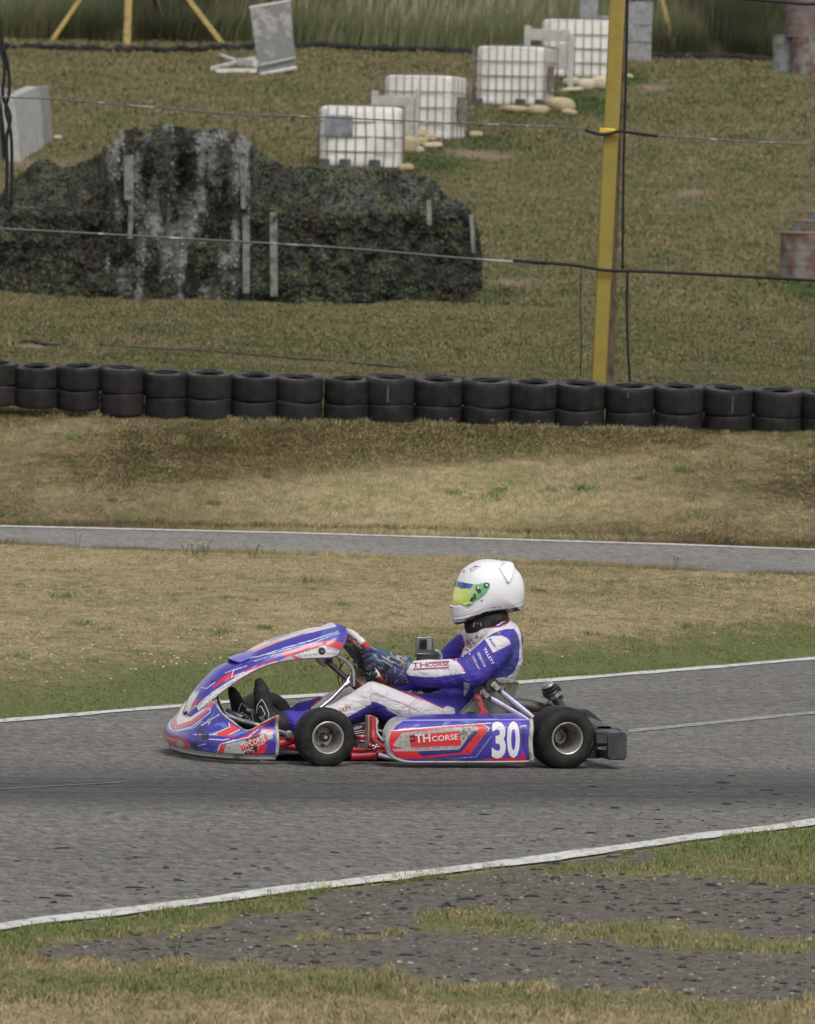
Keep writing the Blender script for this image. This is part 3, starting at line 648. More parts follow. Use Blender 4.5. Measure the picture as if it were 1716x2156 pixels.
# ================================================================ WHITE CAGED TANKS
M_tank = simple('white_tank_plastic', (.76, .75, .70), .45, c2_=(.62, .60, .54), scale=2.2, bmp=0); M_cage = simple('rusty_cage_bar', (.20, .17, .15), .6, metal=.3, c2_=(.16, .08, .05), scale=5)
M_dark = simple('dark_block', (.06, .065, .07), .8, c2_=(.12, .12, .115), scale=7); M_plate = simple('grey_label_plate', (.22, .23, .25), .5, c2_=(.10, .10, .12), scale=6)
M_rust = simple('rust_plate', (.22, .20, .18), .7, c2_=(.13, .06, .04), scale=7)
def tank(corner, w, dpt, h, yaw, label, plate=None, buckle=False, blocks=(.0, .25, .6), side_plate=False):
    """corner: pixel of the foot of the near left vertical edge"""
    q = GT(corner, 80, 160); root = empty('caged_tank', (q.x, q.y, q.z-.02), yaw+R_(0), label, 'water tank', 'white caged water tanks on the hill')
    root.rotation_euler[1] = 0
    mb = MB(); n = 9; r = random.Random(int(corner[0]))
    # plastic bottle: rounded box with slight bulges between bars
    rows = []; m = 48
    def per(t, ins):
        W, D, rr = w-2*ins, dpt-2*ins, .09
        a = 2*math.pi*t; cx, cy = math.cos(a), math.sin(a); k = (abs(cx)**7+abs(cy)**7)**(-1/7.0)
        return ins+W/2+cx*k*W/2, ins+D/2+cy*k*D/2
    zs = [.0, .02, .05]+[.05+(h-.12)*k/14 for k in range(1, 15)]+[h-.045, h-.028, h-.02]; ins = [.1, .04, .018]+[.014+.012*(k % 2)*(1 if not buckle else 0) for k in range(14)]+[.03, .06, .12]
    for z, i_ in zip(zs, ins): rows.append([(*per(k/m, i_), z) for k in range(m)])
    o0 = len(mb.v); mb.grid(rows, True); mb.f.append(tuple(range((len(rows)-1)*m, len(rows)*m)))
    if buckle:
        out = []
        for x, y, z in mb.v:
            if x > w*.55 and y < dpt*.5: y += .02*math.sin(x*62+z*5)*min(1, (x-w*.55)/.1)
            out.append((x, y, z))
        mb.v = out
    obj('tank_body', mb, M_tank, root, smooth=50)
    cg = MB(); t = .0085
    for k in range(5):
        z = .03+(h-.06)*k/4.0*1.0+(.02 if k == 4 else 0)
        cg.tube([(0, 0, z), (w, 0, z), (w, dpt, z), (0, dpt, z), (0, 0, z)], t, 6)
    nv = 9
    for k in range(nv+1):
        x = w*k/nv
        if buckle and x > w*.5:
            pts = [(x+.018*math.sin(z*5), -.004, z) for z in np.linspace(0, h, 8)]; cg.tube(pts, t*.9, 5)
        else: cg.tube([(x, -.004, 0), (x, -.004, h)], t*.9, 5)
        cg.tube([(x, dpt+.004, 0), (x, dpt+.004, h)], t*.9, 5)
        if k < 5:
            y = dpt*(k+.5)/5; cg.tube([(-.004, y, 0), (-.004, y, h)], t*.9, 5); cg.tube([(w+.004, y, 0), (w+.004, y, h)], t*.9, 5)
    for k in (.33, .66): cg.tube([(w*k, 0, h+.01), (w*k, dpt, h+.01)], t, 5)
    obj('cage', cg, M_cage, root, smooth=180)
    for k in blocks: obj('foot_block', MB().box((w*k+.09, -.008, .06), (.16, .05, .15)), M_dark, root, bevel=.01)
    if plate: obj('label_plate', MB().box((w*plate[0], -.018, h*plate[1]), (w*plate[2], .008, h*plate[3])), M_plate, root, bevel=.002)
    if side_plate: obj('label_plate', MB().box((w+.018, dpt*.45, h*.5), (.008, dpt*.34, h*.36)), M_rust, root, bevel=.002)
    root.rotation_euler[0] = 0
    return root
tank((668, 351), 1.19, .95, .90, R_(-1), 'white caged tank with a grey label plate and buckled right side, nearest to the netting', plate=(.24, .66, .33, .33), buckle=True)
tank((798, 293), 1.12, .98, 1.0, R_(-17), 'white caged tank with its rusty end plate turned right, second nearest, behind the pale boards', blocks=(), side_plate=True)
tank((994, 221), 1.17, .92, .99, R_(-15), 'white caged tank standing on dark blocks with pale sandbags at its right foot', side_plate=True, blocks=(.0, .6, .88))
tank((1137, 161), 1.3, .95, 1.02, R_(-1), 'white caged tank farthest up the hill, half behind the yellow post', blocks=())
M_board = simple('pale_weathered_board', (.42, .415, .385), .85, c2_=(.33, .325, .30), scale=6, bmp=.004)
def hoarding(items, d, label):
    root = None
    for nm, x0, y0, x1, y1, th in items:
        a, b = Pd(x0, y1, d), Pd(x1, y0, d)
        if root is None: root = empty('timber_hoarding', a, 0, label, 'hoarding', 'pale timber hoardings between the tanks')
        c = (a+b)/2-root.location
        if nm == 'post': c.y -= .03
        zb = min(a.z, zt(a.x, d)-.05) if y1 > 0 and nm == 'post' else a.z
        obj(nm, MB().box((c.x, c.y, ((b.z+zb)/2-root.location.z)), (b.x-a.x, th, b.z-zb)), M_board, root, bevel=.006)
hoarding([('board', 790, 203, 878, 280, .04), ('post', 780, 191, 797, 290, .07), ('post', 873, 187, 884, 285, .06)], 100.2, 'pale board and posts between the two nearest white tanks')
hoarding([('board', 1110, 62, 1200, 84, .04), ('board', 1168, 92, 1200, 145, .04), ('post', 1103, 54, 1118, 110, .07), ('post', 1195, 70, 1209, 146, .06)], 114.5, 'pale rail and posts between the two far white tanks')
# sandbags
M_bag = simple('cream_sandbag', (.50, .44, .31), .9, c2_=(.36, .30, .20), scale=7, lo=.5, hi=.7, bmp=.006)
M_bag2 = simple('tan_and_shaded_sandbag', (.42, .33, .19), .9, c2_=(.3, .25, .17), scale=9, bmp=.006)
bags = [(a2, 935, 1050, 115, 36, 'long cream sandbag on top of the heap right of the nearest tank'), (a2, 885, 1130, 62, 58, 'round cream sandbag in the heap right of the nearest tank'), (a2, 990, 1105, 45, 32, 'small shaded sandbag in the middle of the nearer heap'), (a2, 1078, 1132, 66, 22, 'flat cream sandbag at the right end of the nearer heap'),
 (a2, 965, 1170, 40, 22, 'small cream sandbag at the front of the nearer heap'), (a2, 872, 1306, 52, 26, 'cream sandbag lying at the right foot of the nearest tank'), (a2, 1412, 1045, 52, 22, 'lone cream sandbag right of the turned tank'), (a2, 1060, 1075, 38, 25, 'tan sandbag behind the right end of the nearer heap'),
 (a3, 528, 772, 88, 22, 'flat cream sandbag in front of the third tank'), (a3, 690, 778, 66, 30, 'cream sandbag beside the flat one in front of the third tank'), (a3, 845, 742, 92, 44, 'large cream sandbag at the right corner of the third tank'), (a3, 908, 794, 48, 20, 'small cream sandbag below the large one at the third tank'),
 (a3, 895, 512, 72, 34, 'tan sandbag topmost in the heap left of the farthest tank'), (a3, 990, 528, 45, 30, 'tan sandbag behind in the upper heap'), (a3, 925, 580, 58, 28, 'cream sandbag at the left of the upper heap'), (a3, 1025, 598, 58, 36, 'cream sandbag in the middle of the upper heap'),
 (a3, 1125, 590, 62, 42, 'large cream sandbag at the right of the upper heap touching the yellow post'), (a3, 930, 635, 70, 16, 'flat sandbag lowest in the upper heap'), (a3, 1332, 540, 24, 13, 'small pale sandbag right of the yellow post'), (a2, 1660, 850, 60, 14, 'thin pale sandbag at the left foot of the third tank'),
 (a1, 300, 715, 20, 10, 'tiny pale bag right of the concrete barrier')]
for i, (f, x, y, rx, ry, lab) in enumerate(bags):
    rx *= 1.2; ry *= 1.3; u, v = f(x, y); sx = (f(x+rx, y)[0]-u); sy = (f(x, y+ry)[1]-v); q = GT((u, v+sy*.85), 80, 160); s = q.y/F_
    q = Vector((q.x, q.y, q.z+sy*s*.8)) if 'top' not in lab else Pd(u, v, q.y+.25)
    def warp(p, i=i): return p*(1+.12*mnoise.noise(p*1.6+Vector((i*3.1, 0, 0)))+.05*mnoise.noise(p*4+Vector((i, 2, 0))))
    o = obj('sandbag', MB().ico((0, 0, 0), (sx*s*.98, sx*s*.6+.05, sy*s), 3, lambda p: warp(Vector([math.copysign(abs(c)**.75, c) for c in p]))), M_bag2 if 'tan' in lab or 'shaded' in lab else M_bag, smooth=180)  # the shaded bag shares the darker tan, its shade put into the colour
    o.location = q; o.rotation_euler = (0, random.uniform(-.12, .12), random.uniform(-.3, .3)); tag(o, lab, 'sandbag', 'sandbags around the white tanks')
# ================================================================ BOARDS, BARRIER, DRUMS
M_camo = simple('mottled_grey_board', (.17, .17, .165), .85, c2_=(.29, .28, .27), scale=5, lo=.48, hi=.56, bmp=.003)
M_stone = simple('stone_grey_board', (.30, .30, .31), .85, c2_=(.20, .20, .205), scale=12, lo=.42, hi=.58, bmp=.006)
M_cream = simple('white_timber', (.62, .61, .58), .7, c2_=(.5, .48, .44), scale=5)
q = GT((546, 156), 100, 130); d = q.y; root = empty('leaning_board', q, 0, 'mottled grey board standing tilted on the hill beside white timbers', 'board')
qq = [Pd(546, 156, d), Pd(623, 141, d+.35), Pd(611, 2, d+.55), Pd(526, 17, d+.2)]
obj('board', MB().prism([p-q for p in qq], (0, .07, .01)), M_camo, root, bevel=.005)
def bar3(a, b, t, mat, name, root): obj(name, beam(a-root.location, b-root.location, t, t), mat, root, bevel=.004)
bar3(Pd(525, 16, d+.2), Pd(612, 1, d+.55), .035, M_cream, 'edge_batten', root); bar3(Pd(546, 157, d-.02), Pd(624, 142, d+.33), .045, M_cream, 'edge_batten', root)
bar3(Pd(547, 137, d-.02), Pd(622, 121, d+.33), .03, M_board, 'lower_batten', root)
fr = GT((450, 152), 100, 130); root = empty('timber_pile', fr, 0, 'white timbers lying on the grass beside the mottled board', 'timber')
for a, b, t in ((a1(1100, 365), a1(1320, 312), .06), (a1(1120, 378), a1(1335, 382), .075), (a1(1145, 300), a1(1215, 322), .06), (a1(1245, 345), a1(1330, 352), .14)):
    A_, B_ = GT(a, 100, 130), GT(b, 100, 130); bar3(A_+Vector((0, 0, t/2)), B_+Vector((0, 0, t/2)), t, M_cream, 'timber', root)
q = GT((1321, 126), 100, 150); root = empty('stone_board', q, 0, 'tall grey stone textured board right of the yellow post', 'board', 'grey boards on the hill')
a, b = Pd(1318, 126, q.y), Pd(1374, 6, q.y); obj('panel', MB().box(((a.x+b.x)/2-q.x, 0, (b.z+a.z)/2-q.z-.03), (b.x-a.x, .07, b.z-a.z+.1)), M_stone, root, bevel=.004)
for k in (.32, .62): obj('joint_batten', MB().box(((a.x+b.x)/2-q.x, -.04, (b.z-a.z)*k), (b.x-a.x-.02, .012, .012)), M_camo, root)
d = 119.5; a, b = Pd(1220, 60, d), Pd(1284, -30, d); root = empty('stone_board', (a.x, d, a.z), 0, 'wide grey stone textured board behind the farthest white tank', 'board', 'grey boards on the hill')
obj('panel', MB().box(((b.x-a.x)/2-.1, 0, (b.z-a.z)/2-.3), (b.x-a.x-.2, .07, b.z-a.z+.5)), M_stone, root, bevel=.004)
obj('panel', MB().box(((b.x-a.x)/2+.35, .09, .02), (.75, .06, .44)), M_stone, root, bevel=.004)
M_conc = simple('lit_face_concrete', (.36, .355, .34), .9, c2_=(.27, .265, .25), scale=4, bmp=.004); M_conc2 = simple('shaded_face_concrete', (.24, .235, .23), .9, c2_=(.18, .17, .17), scale=4, bmp=.004)  # one concrete in two tones: lit front face and shaded faces painted in
def slab(p0, p1_, t0, t1, th, mat, name, root):
    a, b = GT(p0, 60, 130), GT(p1_, 60, 130); A_, B_ = Pd(*t0, a.y+.12), Pd(*t1, b.y+.12); n = (b-a).cross(Vector((0, 0, 1))).normalized()*-th
    o = root.location; a.z -= .15; b.z -= .15
    obj(name, MB().prism([a-o, b-o, B_-o, A_-o], n), mat, root, bevel=.01)
root = empty('concrete_barrier', GT((46, 341), 60, 130), 0, 'pale concrete barrier standing at the left edge above the netting', 'barrier')
slab((46, 341), (98, 306), (29, 203), (81, 181), .18, M_conc, 'front_slab', root)
slab((99, 308), (113, 297), (82, 181), (103, 181), .12, M_conc2, 'end_slab', root)
slab((-80, 352), (40, 330), (-95, 180), (29, 186), .15, M_conc2, 'side_slab', root)
M_dr1 = simple('grey_green_drum', (.22, .24, .23), .6, c2_=(.14, .10, .08), scale=4, lo=.5, hi=.62); M_dr2 = simple('rusty_drum', (.20, .19, .18), .65, c2_=(.12, .065, .045), scale=3.5, lo=.42, hi=.56); M_dr3 = simple('purple_rust_drum', (.14, .10, .095), .7, c2_=(.20, .16, .15), scale=5)
M_rim = simple('orange_rust_rim', (.34, .19, .12), .8)
def drum(px, base, top, wpx, mat, label, d=None, hide=0):
    q = GT((px, base), 60, 150) if d is None else Pd(px, base, d); s = q.y/F_; h = (base-top)*s; R = wpx*s/2
    root = empty('oil_drum', (q.x, q.y+R, q.z-.02), 0, label, 'drum', 'rusty drums on the hill')
    pr = [(R*.9, .0), (R, .0)]
    for k in range(25):
        z = h*k/24; pr.append((R*(1+.02*math.exp(-((z/h-.33)/.025)**2)+.02*math.exp(-((z/h-.67)/.025)**2)+(.018 if k in (0, 24) else 0)), z))
    pr += [(R*.97, h), (R*.95, h-.02), (0.001, h-.02)]
    obj('drum_body', MB().lathe(pr, seg=36), mat, root, smooth=50); obj('rim', MB().lathe([(R*1.0, h-.012), (R*1.03, h-.006), (R*1.03, h+.008), (R*.98, h+.012), (R*.965, h)], seg=36, closed=True), M_rim if 'orange' in label else mat, root)
drum(1658, 152, 73, 62, M_dr1, 'grey green drum at the left of the drum stack in the upper right corner')
drum(1700, 159, 76, 66, M_dr2, 'rust streaked drum at the foot of the drum stack in the upper right corner')
drum(1690, 75, -12, 70, M_dr3, 'purple rusted drum standing on top of the stack in the upper right corner', d=GT((1700, 159), 60, 150).y+.1)
drum(1702, 588, 487, 116, M_dr2, 'rust streaked drum with an orange rim at the right edge beside the hillside')
drum(1728, 560, 462, 112, M_dr1, 'second orange rimmed drum just behind the first at the right edge')
drum(1750, 542, 444, 100, M_dr1, 'third drum of the row at the right edge, only its rim showing')
# ================================================================ CAMOUFLAGE NETTING
def netting():
    base = GT((500, 636), 60, 90); D0 = base.y
    root = empty('camouflage_netting', (0, D0, base.z), 0, 'dark camouflage netting draped over posts across the left of the hill', 'camouflage netting'); o = root.location
    top = [(-260, 250), (0, 290), (40, 240), (110, 170), (180, 170), (240, 195), (300, 160), (380, 110), (400, 70), (450, 65), (500, 80), (510, 50), (560, 42), (620, 65), (700, 65), (800, 72), (830, 110), (900, 160), (960, 195), (1060, 188), (1200, 198), (1300, 200), (1390, 215), (1440, 228), (1490, 290), (1560, 318), (1598, 390), (1607, 500)]
    bot = [(-260, 595), (0, 608), (200, 632), (500, 640), (700, 640), (1000, 648), (1300, 655), (1440, 642), (1560, 618), (1607, 600)]
    frt = [(-260, 350), (0, 345), (200, 350), (330, 330), (380, 150), (440, 110), (520, 80), (620, 90), (780, 95), (825, 150), (860, 330), (1000, 345), (1300, 345), (1480, 345), (1560, 350), (1607, 520)]
    U = lambda a: ([a5(*p)[0] for p in a], [a5(*p)[1] for p in a])
    tx, ty = U(top); bx, by = U(bot); fx, fy = U(frt); cols = np.linspace(tx[0], tx[-1], 240); R1, R2, R3 = 60, 26, 10; rows = []; V = []
    for i in range(R1+R2+R3+1):
        row = []
        for x in cols:
            b, f, t = np.interp(x, bx, by), np.interp(x, fx, fy), np.interp(x, tx, ty)+14*(float(fbm(np.array(x*.06), np.array(3.), 95, 3))-.5); b += 8*(float(fbm(np.array(x*.08), np.array(7.), 96, 3))-.5); f = max(f, t+3)
            endw = min(1, (tx[-1]-x)/40)
            if i <= R1: k = i/R1; y = b+(f-b)*k; d = D0+.25*k
            elif i <= R1+R2: k = (i-R1)/R2; y = f+(t-f)*k; d = D0+.25+k*1.5*endw+.02
            else: k = (i-R1-R2)/R3; y = t+(b-t)*k*.9; d = D0+1.8+.3*k
            p = Pd(x, y, d); nn = fbm(np.array(x*.02), np.array(y*.02), 90); n2 = fbm(np.array(x*.07), np.array(y*.07), 91)
            p.y += .35*(float(nn)-.5)+.14*(float(n2)-.5)+(.06+.12*math.exp(-((x-375)/170)**2))*math.sin(x*.075+1.8*math.sin(y*.012)); p.z += .05*(float(n2)-.5)*(1 if 0 < i < R1+R2 else 0)
            row.append(p-o)
        rows.append(row)
    mb = MB().grid(rows); me = mb.mesh('net_sheet'); xyz = co(me)
    def colour(px, py, r, jitter=True):
        """garnish colours: dark greens and browns, grey cloth hung on the tower"""
        n1 = .6*fbm(px*.055, py*.011, 92)+.4*fbm(px*.02, py*.02, 97); n2 = fbm(px*.05, py*.05, 93); c = np.empty((len(px), 3)); c[:] = (.047, .055, .035)
        c[n2 > .55] = (.070, .074, .045); c[n2 < .40] = (.028, .029, .023)
        tx0 = a5(355, 0)[0]; tx1 = a5(835, 0)[0]; tw = (px > tx0) & (px < tx1); g = tw & (n1 > .50); c[g] = (.14, .145, .14); c[tw & (n1 > .565)] = (.20, .20, .185)
        rt = (px > a5(1000, 0)[0]) & (py < a5(0, 330)[1]) & (n1 > .48); c[rt] = (.085, .088, .07)
        ye = (n2 > .64) & (~g); c[ye] = (.075, .078, .042); c[(fbm(px*.02, py*.03, 94) > .62) & ~g] = (.044, .036, .027)
        if jitter: c *= r.uniform(.6, 1.35, (len(px), 1))
        return c
    def pxof(P):
        v = P+np.array(o)-np.array(CAM); w = v@np.array(FW); return 858+F_*(v@np.array(RT))/w, 1077.5-F_*(v@np.array(UP))/w
    r = np.random.default_rng(5); px, py = pxof(xyz); c = colour(px, py, r, False)*.85
    at = me.color_attributes.new('Col', 'FLOAT_COLOR', 'POINT'); at.data.foreach_set('color', np.concatenate([c, np.ones((len(c), 1))], 1).astype(np.float32).ravel())
    sheet = link('net_sheet', me, attrmat('netting_cloth', .9, dirt=.5, dirtc=(.02, .02, .015), dscale=14, weave=30), root, smooth=180)
    # garnish scraps
    n = 52000; G2 = xyz.reshape(R1+R2+R3+1, 240, 3); i = (r.uniform(0, R1+R2+.9, n)); j = r.uniform(0, 238.9, n); ii, jj = i.astype(int), j.astype(int); fi, fj = (i-ii)[:, None], (j-jj)[:, None]
    P = (G2[ii, jj]*(1-fi)+G2[ii+1, jj]*fi)*(1-fj)+(G2[ii, jj+1]*(1-fi)+G2[ii+1, jj+1]*fi)*fj; P[:, 1] -= r.uniform(.0, .05, n); px, py = pxof(P); c = colour(px, py, r)
    kp = (c.mean(1) < .10) | (r.uniform(0, 1, n) < .3); P, c, px, py = P[kp], c[kp], px[kp], py[kp]; n = int(kp.sum()); s = r.uniform(.006, .024, n)[:, None]; a = r.uniform(0, 6.28, n); ux = np.stack([np.cos(a), r.uniform(-.9, .9, n), np.sin(a)], 1)*s; vz = np.stack([-np.sin(a), r.uniform(-.9, .9, n), np.cos(a)], 1)*s*.7
    V = np.stack([P-ux-vz*.5, P+ux*.3-vz, P+ux+vz*.4, P-ux*.2+vz], 1).reshape(-1, 3); Fq = np.arange(4*n).reshape(-1, 4)
    m2 = npmesh('garnish', V, Fq); at = m2.color_attributes.new('Col', 'FLOAT_COLOR', 'POINT'); cc = np.repeat(c, 4, 0); at.data.foreach_set('color', np.concatenate([cc, np.ones((len(cc), 1))], 1).astype(np.float32).ravel())
    link('garnish', m2, attrmat('garnish_cloth', .9, dirt=0), root)
    M_slat = simple('grey_wood_slat', (.165, .165, .15), .85, c2_=(.07, .07, .062), scale=9)
    for x0, y0, x1, y1, w in ((430, 150, 430, 300, 32), (820, 355, 822, 612, 24), (912, 340, 914, 622, 26), (436, 318, 434, 430, 16), (806, 165, 812, 330, 16), (1572, 350, 1580, 480, 14), (1430, 300, 1432, 385, 16)):
        a, b = a5(x0, y0), a5(x1, y1); w_ = w*.6312*(D0/F_); obj('slat', beam(Pd(*b, D0-.10)-o, Pd(*a, D0+.10 if y0 > 300 else D0+.02)-o, w_, .04), M_slat, root, bevel=.006)
netting()
# ================================================================ PAINTING AND LETTERING HELPERS
def px_of_local(V, mirror=True):
    y = -np.abs(V[:, 1]) if mirror else V[:, 1]
    P = np.array(KO)+V[:, :1]*np.array(KX)+y[:, None]*np.array(KY)+V[:, 2:3]*np.array((0, 0, 1.0))
    v = P-np.array(CAM); w = v@np.array(FW); return 858+F_*(v@np.array(RT))/w, 1077.5-F_*(v@np.array(UP))/w
def paint(me, base, layers, mirror=True, extra=None):
    V = co(me); X, Y = px_of_local(V, mirror); C = np.empty((len(V), 3)); C[:] = base
    if extra: extra(V, X, Y, C)
    for l in layers:
        f = l[0]; pts = [f(*q) for q in l[2]]
        if l[1] == 'P': m = inpoly(X, Y, pts)
        elif l[1] == 'S': m = segdist(X, Y, pts) < l[4]
        elif l[1] == 'E': cx, cy = pts[0]; m = np.hypot(X-cx, Y-cy) < l[4]
        elif l[1] == 'W': m = inpoly(X, Y, pts) & (fbm(X*.22, Y*.22, 5) > l[4])
        C[m] = l[3]
    at = me.color_attributes.new('Col', 'FLOAT_COLOR', 'POINT'); at.data.foreach_set('color', np.concatenate([C, np.ones((len(C), 1))], 1).astype(np.float32).ravel()); return me
def to_loc(P): d = P-KO; return Vector((d.dot(KX), d.dot(KY), d.z))
def bvh_of(me):
    return BVHTree.FromPolygons([v.co for v in me.vertices], [tuple(p.vertices) for p in me.polygons])
def cast(bvh, p, off=.002):
    r = ray(*p); o = to_loc(CAM); d = Vector((r.dot(KX), r.dot(KY), r.z)).normalized(); h = bvh.ray_cast(o, d)
    return h[0]-d*off if h[0] is not None else None
def lettering(txt, f, a, b, h, bvh, mat, parent, name='lettering', off=.0025, fat=0, sub=1, shear=0, upv=None):
    """word set along a->b (crop coords) with letter height h (pixel units), laid on the surface"""
    cu = bpy.data.curves.new('t', 'FONT'); cu.body = txt; cu.size = 1; cu.offset = fat; cu.resolution_u = 3; cu.shear = shear; to = bpy.data.objects.new('t', cu); COL.objects.link(to)
    me = bpy.data.meshes.new_from_object(to.evaluated_get(bpy.context.evaluated_depsgraph_get())); bpy.data.objects.remove(to)
    bm = bmesh.new(); bm.from_mesh(me); bpy.data.meshes.remove(me)
    if not bm.verts: bm.free(); return
    bmesh.ops.triangulate(bm, faces=bm.faces)
    for _ in range(sub): bmesh.ops.subdivide_edges(bm, edges=[e for e in bm.edges if e.calc_length() > .12], cuts=1); bmesh.ops.triangulate(bm, faces=bm.faces)
    xs = [v.co.x for v in bm.verts]; ys = [v.co.y for v in bm.verts]; x0, x1, y0, y1 = min(xs), max(xs), 0, .69
    A, B = Vector(f(*a)), Vector(f(*b)); ex = (B-A); ey = Vector((ex.y, -ex.x)).normalized()*h if upv is None else Vector(upv)*h
    bad = []
    for v in bm.verts:
        q = A+ex*((v.co.x-x0)/(x1-x0))+ey*((v.co.y-y0)/(y1-y0)); c = cast(bvh, q, off)
        if c is None: bad.append(v)
        else: v.co = c
    bmesh.ops.delete(bm, geom=bad, context='VERTS')
    bad = [f_ for f_ in bm.faces if max(e.calc_length() for e in f_.edges) > .09]; bmesh.ops.delete(bm, geom=bad, context='FACES')
    me = bpy.data.meshes.new(name); bm.to_mesh(me); bm.free()
    return link(name, me, mat, parent)
def bars(f, segs, w, bvh, mat, parent, name='printed_line', off=.002):
    mb = MB()
    for a, b in segs:
        A, B = Vector(f(*a)), Vector(f(*b)); t = (B-A).normalized(); n = Vector((t.y, -t.x))*w/2; k = max(2, int((B-A).length/6)); rows = []
        for i in range(k+1):
            c = A+(B-A)*i/k; p, q = cast(bvh, c+n, off), cast(bvh, c-n, off)
            if p is None or q is None: continue
            rows.append([p, q])
        if len(rows) > 1: mb.grid(rows)
    if mb.v: return obj(name, mb, mat, parent, smooth=None)
BLUE = (.046, .032, .33); NAVY = (.028, .022, .16); RED = (.58, .022, .03); WHT = (.62, .60, .60); GRY = (.36, .35, .34); LBL = (.08, .17, .48); BLK = (.02, .02, .022)
M_livery = attrmat('kart_livery', .28, coat=.4, dirt=.42, dscale=13); M_txt = simple('white_print', (.66, .65, .65), .5); M_txtr = simple('red_print', (.30, .012, .03), .6)
M_txtg = simple('grey_print', (.17, .165, .16), .6); M_txtb = simple('blue_print', (.10, .07, .38), .6); M_scuff = simple('black_scuff', (.02, .02, .02), .7)
M_edge = simple('pale_plastic_edge', (.42, .42, .38), .55, c2_=(.14, .14, .13), scale=16, lo=.5, hi=.66)
M_redp = simple('red_powder_coat', (.40, .02, .035), .38, c2_=(.16, .03, .03), scale=9, lo=.52, hi=.72); M_chrome = simple('scratched_chrome', (.62, .61, .64), .28, metal=.85, c2_=(.25, .25, .26), scale=9)
M_blk = simple('black_plastic', (.022, .022, .024), .5, c2_=(.06, .058, .055), scale=9, bmp=.001); M_rubber = simple('kart_tyre_rubber', (.012, .012, .012), .6, c2_=(.036, .034, .031), scale=18, lo=.42, hi=.75, bmp=.0015)
M_rim = simple('dusty_wheel_alloy', (.42, .40, .36), .42, metal=.55, c2_=(.20, .18, .15), scale=12, lo=.4, hi=.7); M_seat = simple('grey_green_seat', (.30, .31, .26), .5, c2_=(.17, .175, .15), scale=6)
M_stay = simple('violet_alloy_stay', (.33, .31, .43), .38, metal=.5, c2_=(.2, .19, .26), scale=10); M_alu = simple('cast_alloy', (.33, .32, .30), .45, metal=.6, c2_=(.12, .11, .10), scale=14)
M_grey = simple('grey_hose', (.40, .40, .37), .6); M_exh = simple('sooty_steel', (.13, .12, .12), .42, metal=.7, c2_=(.05, .045, .045), scale=8); M_peach = simple('dusty_beige_panel', (.36, .27, .22), .7, c2_=(.28, .21, .17), scale=8)
M_suitw = None
